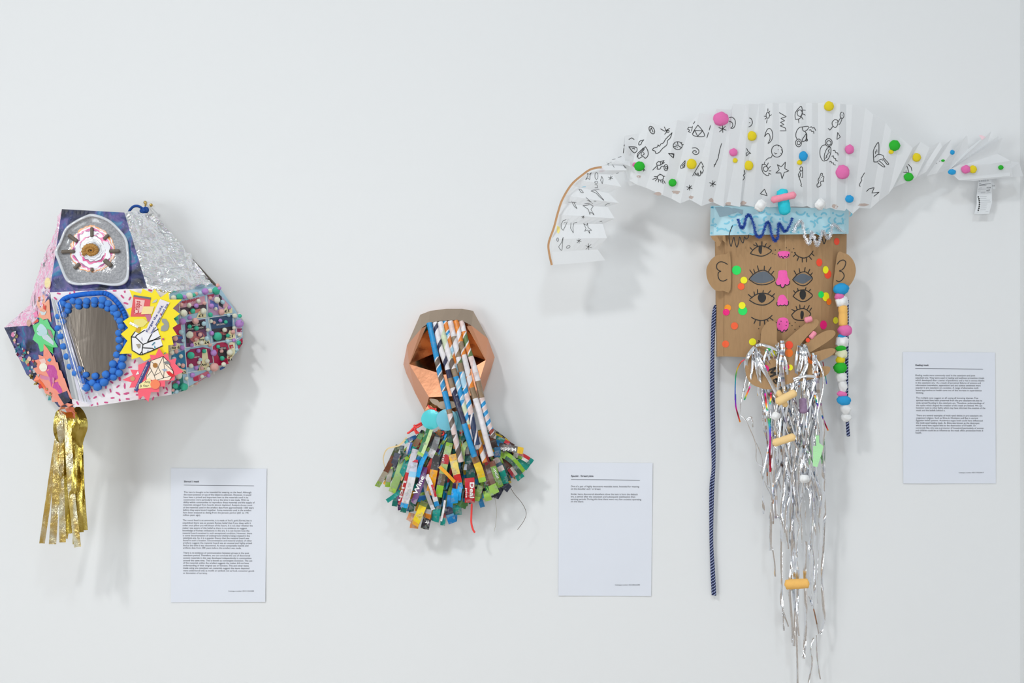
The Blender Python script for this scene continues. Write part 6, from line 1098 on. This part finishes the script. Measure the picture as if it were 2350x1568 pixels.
# --- tinsel beard
M_TIN = foil('silver_tinsel', (.86, .87, .90, 1), .15, 45, .32, 0, (1, 1, .5), .006); M_TIN2 = foil('holographic_tinsel', (.84, .86, .90, 1), .18, 60, .3, .10, (1, 1, .6), .005)
rb = random.Random(41)
starts = [(1735, 800, 112), (1733, 812, 112), (1785, 790, 112), (1792, 800, 112), (1800, 830, 110), (1840, 792, 114), (1848, 800, 114), (1868, 818, 112), (1880, 845, 112), (1800, 880, 108), (1850, 880, 108), (1765, 800, 114)]
M_MIXFOIL = vcmat('mixed_colour_foil', .2, metal=1)  # strand colour per segment: mostly silver, some brown, blue and lilac
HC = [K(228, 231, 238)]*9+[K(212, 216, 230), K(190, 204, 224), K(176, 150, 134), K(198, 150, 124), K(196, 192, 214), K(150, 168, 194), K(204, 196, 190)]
def strand(pts, wd, m_, tw, name='tinsel_strand'):
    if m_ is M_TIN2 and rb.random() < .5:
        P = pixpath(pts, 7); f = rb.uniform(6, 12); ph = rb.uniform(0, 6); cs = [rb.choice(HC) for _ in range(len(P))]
        return strip(name, P, wd*S, M_MIXFOIL, heal, lambda t, k: cs[int(t*(len(cs)-1))], twist=lambda t: .4*tw*math.sin(t*f+ph), bow=wd*S*.1)
    P = pixpath(pts, 7); ph = rb.uniform(0, 6); f = rb.uniform(6, 16)
    return strip(name, P, wd*S, m_, heal, twist=lambda t: tw*math.sin(t*f+ph)+.5*tw*math.sin(t*f*2.7+ph), bow=wd*S*.14)
for i in range(92):
    s_ = starts[i % len(starts)]; x0 = s_[0]+rb.uniform(-6, 6); kind = rb.random()
    yend = rb.uniform(920, 1110) if kind < .3 else rb.uniform(1110, 1245) if kind < .8 else rb.uniform(1245, 1380) if kind < .92 else rb.uniform(1380, 1500)
    xm = x0+rb.uniform(-10, 14); xt = rb.uniform(1768, 1888) if yend > 1300 else rb.uniform(1750, 1890)
    pts = [(x0, s_[1]+rb.uniform(-4, 8), s_[2])]; y = s_[1]+40; d = 96+rb.uniform(-4, 22)
    while y < yend:
        t = min(1, (y-s_[1])/(330)); xx = xm*(1-t)+xt*t + rb.uniform(-6, 6)*(1-.4*t); dd = d*(1-.45*min(1, (y-800)/500)); pts.append((xx, y, dd+rb.uniform(-5, 5))); y += rb.uniform(38, 70)
    if len(pts) < 3: pts.append((pts[-1][0], pts[-1][1]+40, pts[-1][2]))
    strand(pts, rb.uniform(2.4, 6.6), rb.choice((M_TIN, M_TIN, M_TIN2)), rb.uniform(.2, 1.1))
HANDMADE = [  # strands one can follow in the photograph
    (h6, [(780, 835, 104), (860, 820, 112), (950, 845, 112), (1040, 880, 110), (1100, 900, 108)], 6), (h6, [(1130, 760, 106), (1140, 900, 116), (1120, 1050, 118), (1130, 1200, 116), (1150, 1380, 112)], 9), (h6, [(1430, 820, 106), (1440, 950, 116), (1450, 1100, 116), (1380, 1250, 112)], 8), (h6, [(1370, 840, 108), (1395, 960, 118), (1350, 1180, 114)], 9), (h6, [(1545, 930, 108), (1550, 1050, 114), (1545, 1150, 112)], 5),
    (h6, [(770, 850, 108), (690, 950, 114), (650, 1060, 108), (660, 1190, 104)], 8), (h6, [(780, 870, 110), (800, 1050, 116), (830, 1250, 112), (820, 1500, 106)], 8), (h6, [(790, 900, 110), (850, 1100, 116), (960, 1280, 114), (1080, 1520, 110)], 8), (h6, [(740, 930, 110), (730, 1150, 112), (700, 1300, 108), (620, 1450, 100)], 5), (h6, [(1580, 1100, 112), (1600, 1300, 112), (1630, 1560, 104)], 8), (h6, [(1420, 1200, 114), (1300, 1330, 114), (1220, 1480, 112)], 8), (h6, [(1590, 1250, 114), (1450, 1240, 116), (1280, 1280, 114)], 6),
    (h8, [(640, 0, 60), (640, 300, 52), (625, 700, 48), (630, 900, 46), (640, 1080, 44), (610, 1190, 44)], 6.5), (h8, [(500, 480, 60), (492, 700, 56), (500, 1000, 52), (490, 1300, 50), (480, 1380, 50)], 7.2), (h8, [(440, 700, 60), (425, 950, 56), (415, 1150, 54), (408, 1285, 52)], 6.8), (h8, [(440, 800, 56), (432, 1200, 52), (436, 1568, 48), (438, 1640, 48)], 4.5), (h8, [(520, 900, 52), (560, 1000, 52), (600, 1190, 50)], 3), (h8, [(560, 1220, 52), (535, 1320, 50), (550, 1400, 50), (520, 1568, 46)], 3.5), (h8, [(580, 1200, 50), (590, 1400, 48), (612, 1540, 46)], 3), (h8, [(320, 560, 58), (315, 800, 56), (310, 950, 52), (365, 1135, 46)], 4), (h8, [(240, 520, 50), (258, 620, 50), (265, 750, 46)], 3.5),
    (h8, [(280, 40, 60), (250, 200, 56), (225, 290, 52), (240, 340, 50)], 4), (h8, [(258, 250, 56), (300, 300, 58), (350, 340, 56)], 4), (h8, [(150, -60, 66), (190, 40, 60), (235, 130, 56)], 2), (h7, [(300, 130, 104), (220, 440, 92), (170, 740, 84), (230, 830, 84), (330, 1060, 80), (340, 1250, 76), (420, 1320, 76)], 2.2), (h7, [(340, 1060, 78), (400, 1230, 74), (400, 1420, 70), (500, 1550, 66)], 2), (h7, [(1000, 650, 96), (1030, 900, 88), (1035, 1200, 80), (1030, 1560, 70)], 5.5), (h7, [(240, 830, 84), (290, 800, 84), (300, 900, 82)], 4)]
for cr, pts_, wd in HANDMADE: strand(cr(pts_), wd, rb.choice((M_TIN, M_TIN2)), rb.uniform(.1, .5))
# rainbow strips
M_RAIN = vcmat('rainbow_foil', .25, metal=.5)
RB = [(120, 20, 30), (200, 30, 70), (235, 120, 40), (235, 200, 60), (60, 170, 90), (40, 170, 190), (70, 80, 210), (170, 40, 190), (215, 30, 140)]
def rbc(u):
    u = (u % 1)*len(RB); i = int(u) % len(RB); f = u-int(u); a, b = RB[i], RB[(i+1) % len(RB)]
    return K(*[a[j]*(1-f)+b[j]*f for j in range(3)])
for cr, pts_, wd, ph in [(h6, [(650, 1010, 96), (580, 1060, 94), (525, 1180, 90), (508, 1330, 86), (505, 1560, 82)], 2.6, 0), (h7, [(125, 560, 82), (128, 680, 80), (150, 770, 78), (172, 848, 76)], 3.2, .55), (h7, [(275, 480, 86), (250, 540, 86), (215, 620, 84)], 3.4, .8), (h7, [(430, 550, 112), (440, 650, 112), (452, 730, 112)], 4, .8), (h7, [(490, 545, 114), (488, 600, 114), (478, 665, 114)], 3.6, .85), (h7, [(465, 810, 104), (475, 900, 104), (482, 1000, 104), (478, 1150, 102), (482, 1360, 98)], 4, .4), (h7, [(940, 570, 104), (960, 640, 104), (985, 710, 102)], 3, .2), (h7, [(1015, 780, 92), (1045, 860, 88), (1078, 935, 84)], 3, .55), (h7, [(1022, 225, 90), (1045, 340, 88), (1062, 455, 86)], 2, .0)]:
    P = pixpath(cr(pts_), 14)
    strip('rainbow_strip', P, wd*S, M_RAIN, heal, lambda t, k, ph=ph: rbc(t*.75+ph))
# felt bits caught in the beard
FO = felt('orange_felt', K(245, 178, 92)); FC = felt('cream_orange_felt', K(246, 196, 136))
sausage('orange_felt_roll', V(*h7([(540, 650)])[0], 128), V(*h7([(750, 535)])[0], 130), .0088, FC, heal); sausage('orange_felt_roll', V(*h7([(505, 1068)])[0], 118), V(*h7([(742, 992)])[0], 120), .0083, FC, heal); sausage('orange_felt_roll', V(*h8([(338, 812)])[0], 84), V(*h8([(526, 800)])[0], 84), .0108, FO, heal)
foam_block(*h7([(538, 785)])[0], 8.5*S, 118, .5); foam_block(*h7([(832, 1430)])[0], 9.5*S, 98, .1, sy=.9)
sausage('purple_felt_roll', V(*h7([(815, 600)])[0], 104), V(*h7([(825, 760)])[0], 106), .008, felt('mauve_felt', K(138, 112, 142)), heal)
M_LG = felt('light_green_felt', K(168, 222, 164))
decal('green_felt_piece', h7([(945, 985), (985, 985), (985, 1060), (1030, 1095), (1010, 1180), (965, 1310), (920, 1300), (922, 1095), (955, 1090)]), Flat(96), M_LG, heal, 0, 6, 12)
sausage('yellow_felt_roll', V(*h7([(555, 520)])[0], 108), V(*h7([(650, 690)])[0], 108), .006, FC, heal)
# --- pom-pom garland on the right
def blob(x, y, rx, ry, c, cr, sc, d, lump=False, nm='pompom'):
    px, py = cr([(x, y)])[0]; return pom(nm, V(px, py, d), 1, c, heal, scale=(rx/sc*S, min(rx, ry)/sc*S*.95, ry/sc*S), lump=lump, rot=(0, rb.uniform(-.2, .2), 0))
WF = felt('white_pompom', K(236, 236, 238)); CF = felt('ivory_pompom', K(240, 232, 196))
for a in [(1917, 80, 102, 76, FD['b']), (1895, 178, 61, 53, FD['p']), (1968, 628, 92, 76, FD['p']), (1935, 700, 62, 28, FD['b']), (1915, 872, 70, 42, FD['g']), (1908, 1025, 60, 52, FD['y']), (1906, 1130, 86, 76, FD['g']), (1930, 1478, 66, 38, FD['p'])]: blob(*a, h6, 5.808, 78)
for a in [(1928, 945, 78, 66, CF), (1920, 1252, 72, 70, WF), (1938, 1370, 60, 88, WF)]: blob(*a, h6, 5.808, 76, True)
blob(1238, 622, 70, 53, FD['b'], h7, 4.48, 76); blob(1258, 708, 52, 58, WF, h7, 4.48, 72, True); blob(1264, 800, 54, 42, WF, h7, 4.48, 70, True)
foam_block(*h6([(1928, 248)])[0], 11.5*S, 76, -.25, name='white_foam_cube', sx=1.05); foam_block(*h6([(1930, 780)])[0], 12*S, 74, .12, name='white_foam_cube', sx=1.05, sy=.95)
sausage('orange_felt_roll', V(*h6([(1942, 290)])[0], 78), V(*h6([(1945, 580)])[0], 78), .0095, FO, heal)
# --- braided cords
M_ROPE = vcmat('navy_white_cord', .8); NVY, WHC = K(26, 36, 76), K(165, 175, 212)
def rope(pts, r=.0029):
    P = [V(*p) for p in resample(smooth_path(pts, False, 6), 3)]
    vs, fs, c = tube_geo(P, r, 12, lambda L_, a: NVY if (int(a*12) % 6) < 4 else WHC, True, lambda L_: L_*2*math.pi/.013)
    return mesh('braided_cord', vs, fs, M_ROPE, heal, True, c)
rope([(1640, 704, 30), (1636, 730, 26), (1634, 800, 20), (1632, 900, 14), (1634, 1000, 12), (1636, 1075, 10), (1631, 1120, 9), (1631, 1230, 8), (1633, 1300, 8), (1636, 1366, 8)]); rope([(1642, 700, 30), (1640, 740, 28), (1637, 800, 22), (1637, 900, 18), (1639, 1000, 15), (1639, 1070, 13), (1636, 1130, 13), (1634, 1240, 12), (1638, 1310, 11), (1641, 1367, 11)])
rope([(1944, 690, 40), (1944, 760, 56), (1943, 850, 52), (1943, 930, 48), (1945, 975, 44), (1947, 1001, 40)], .0038)
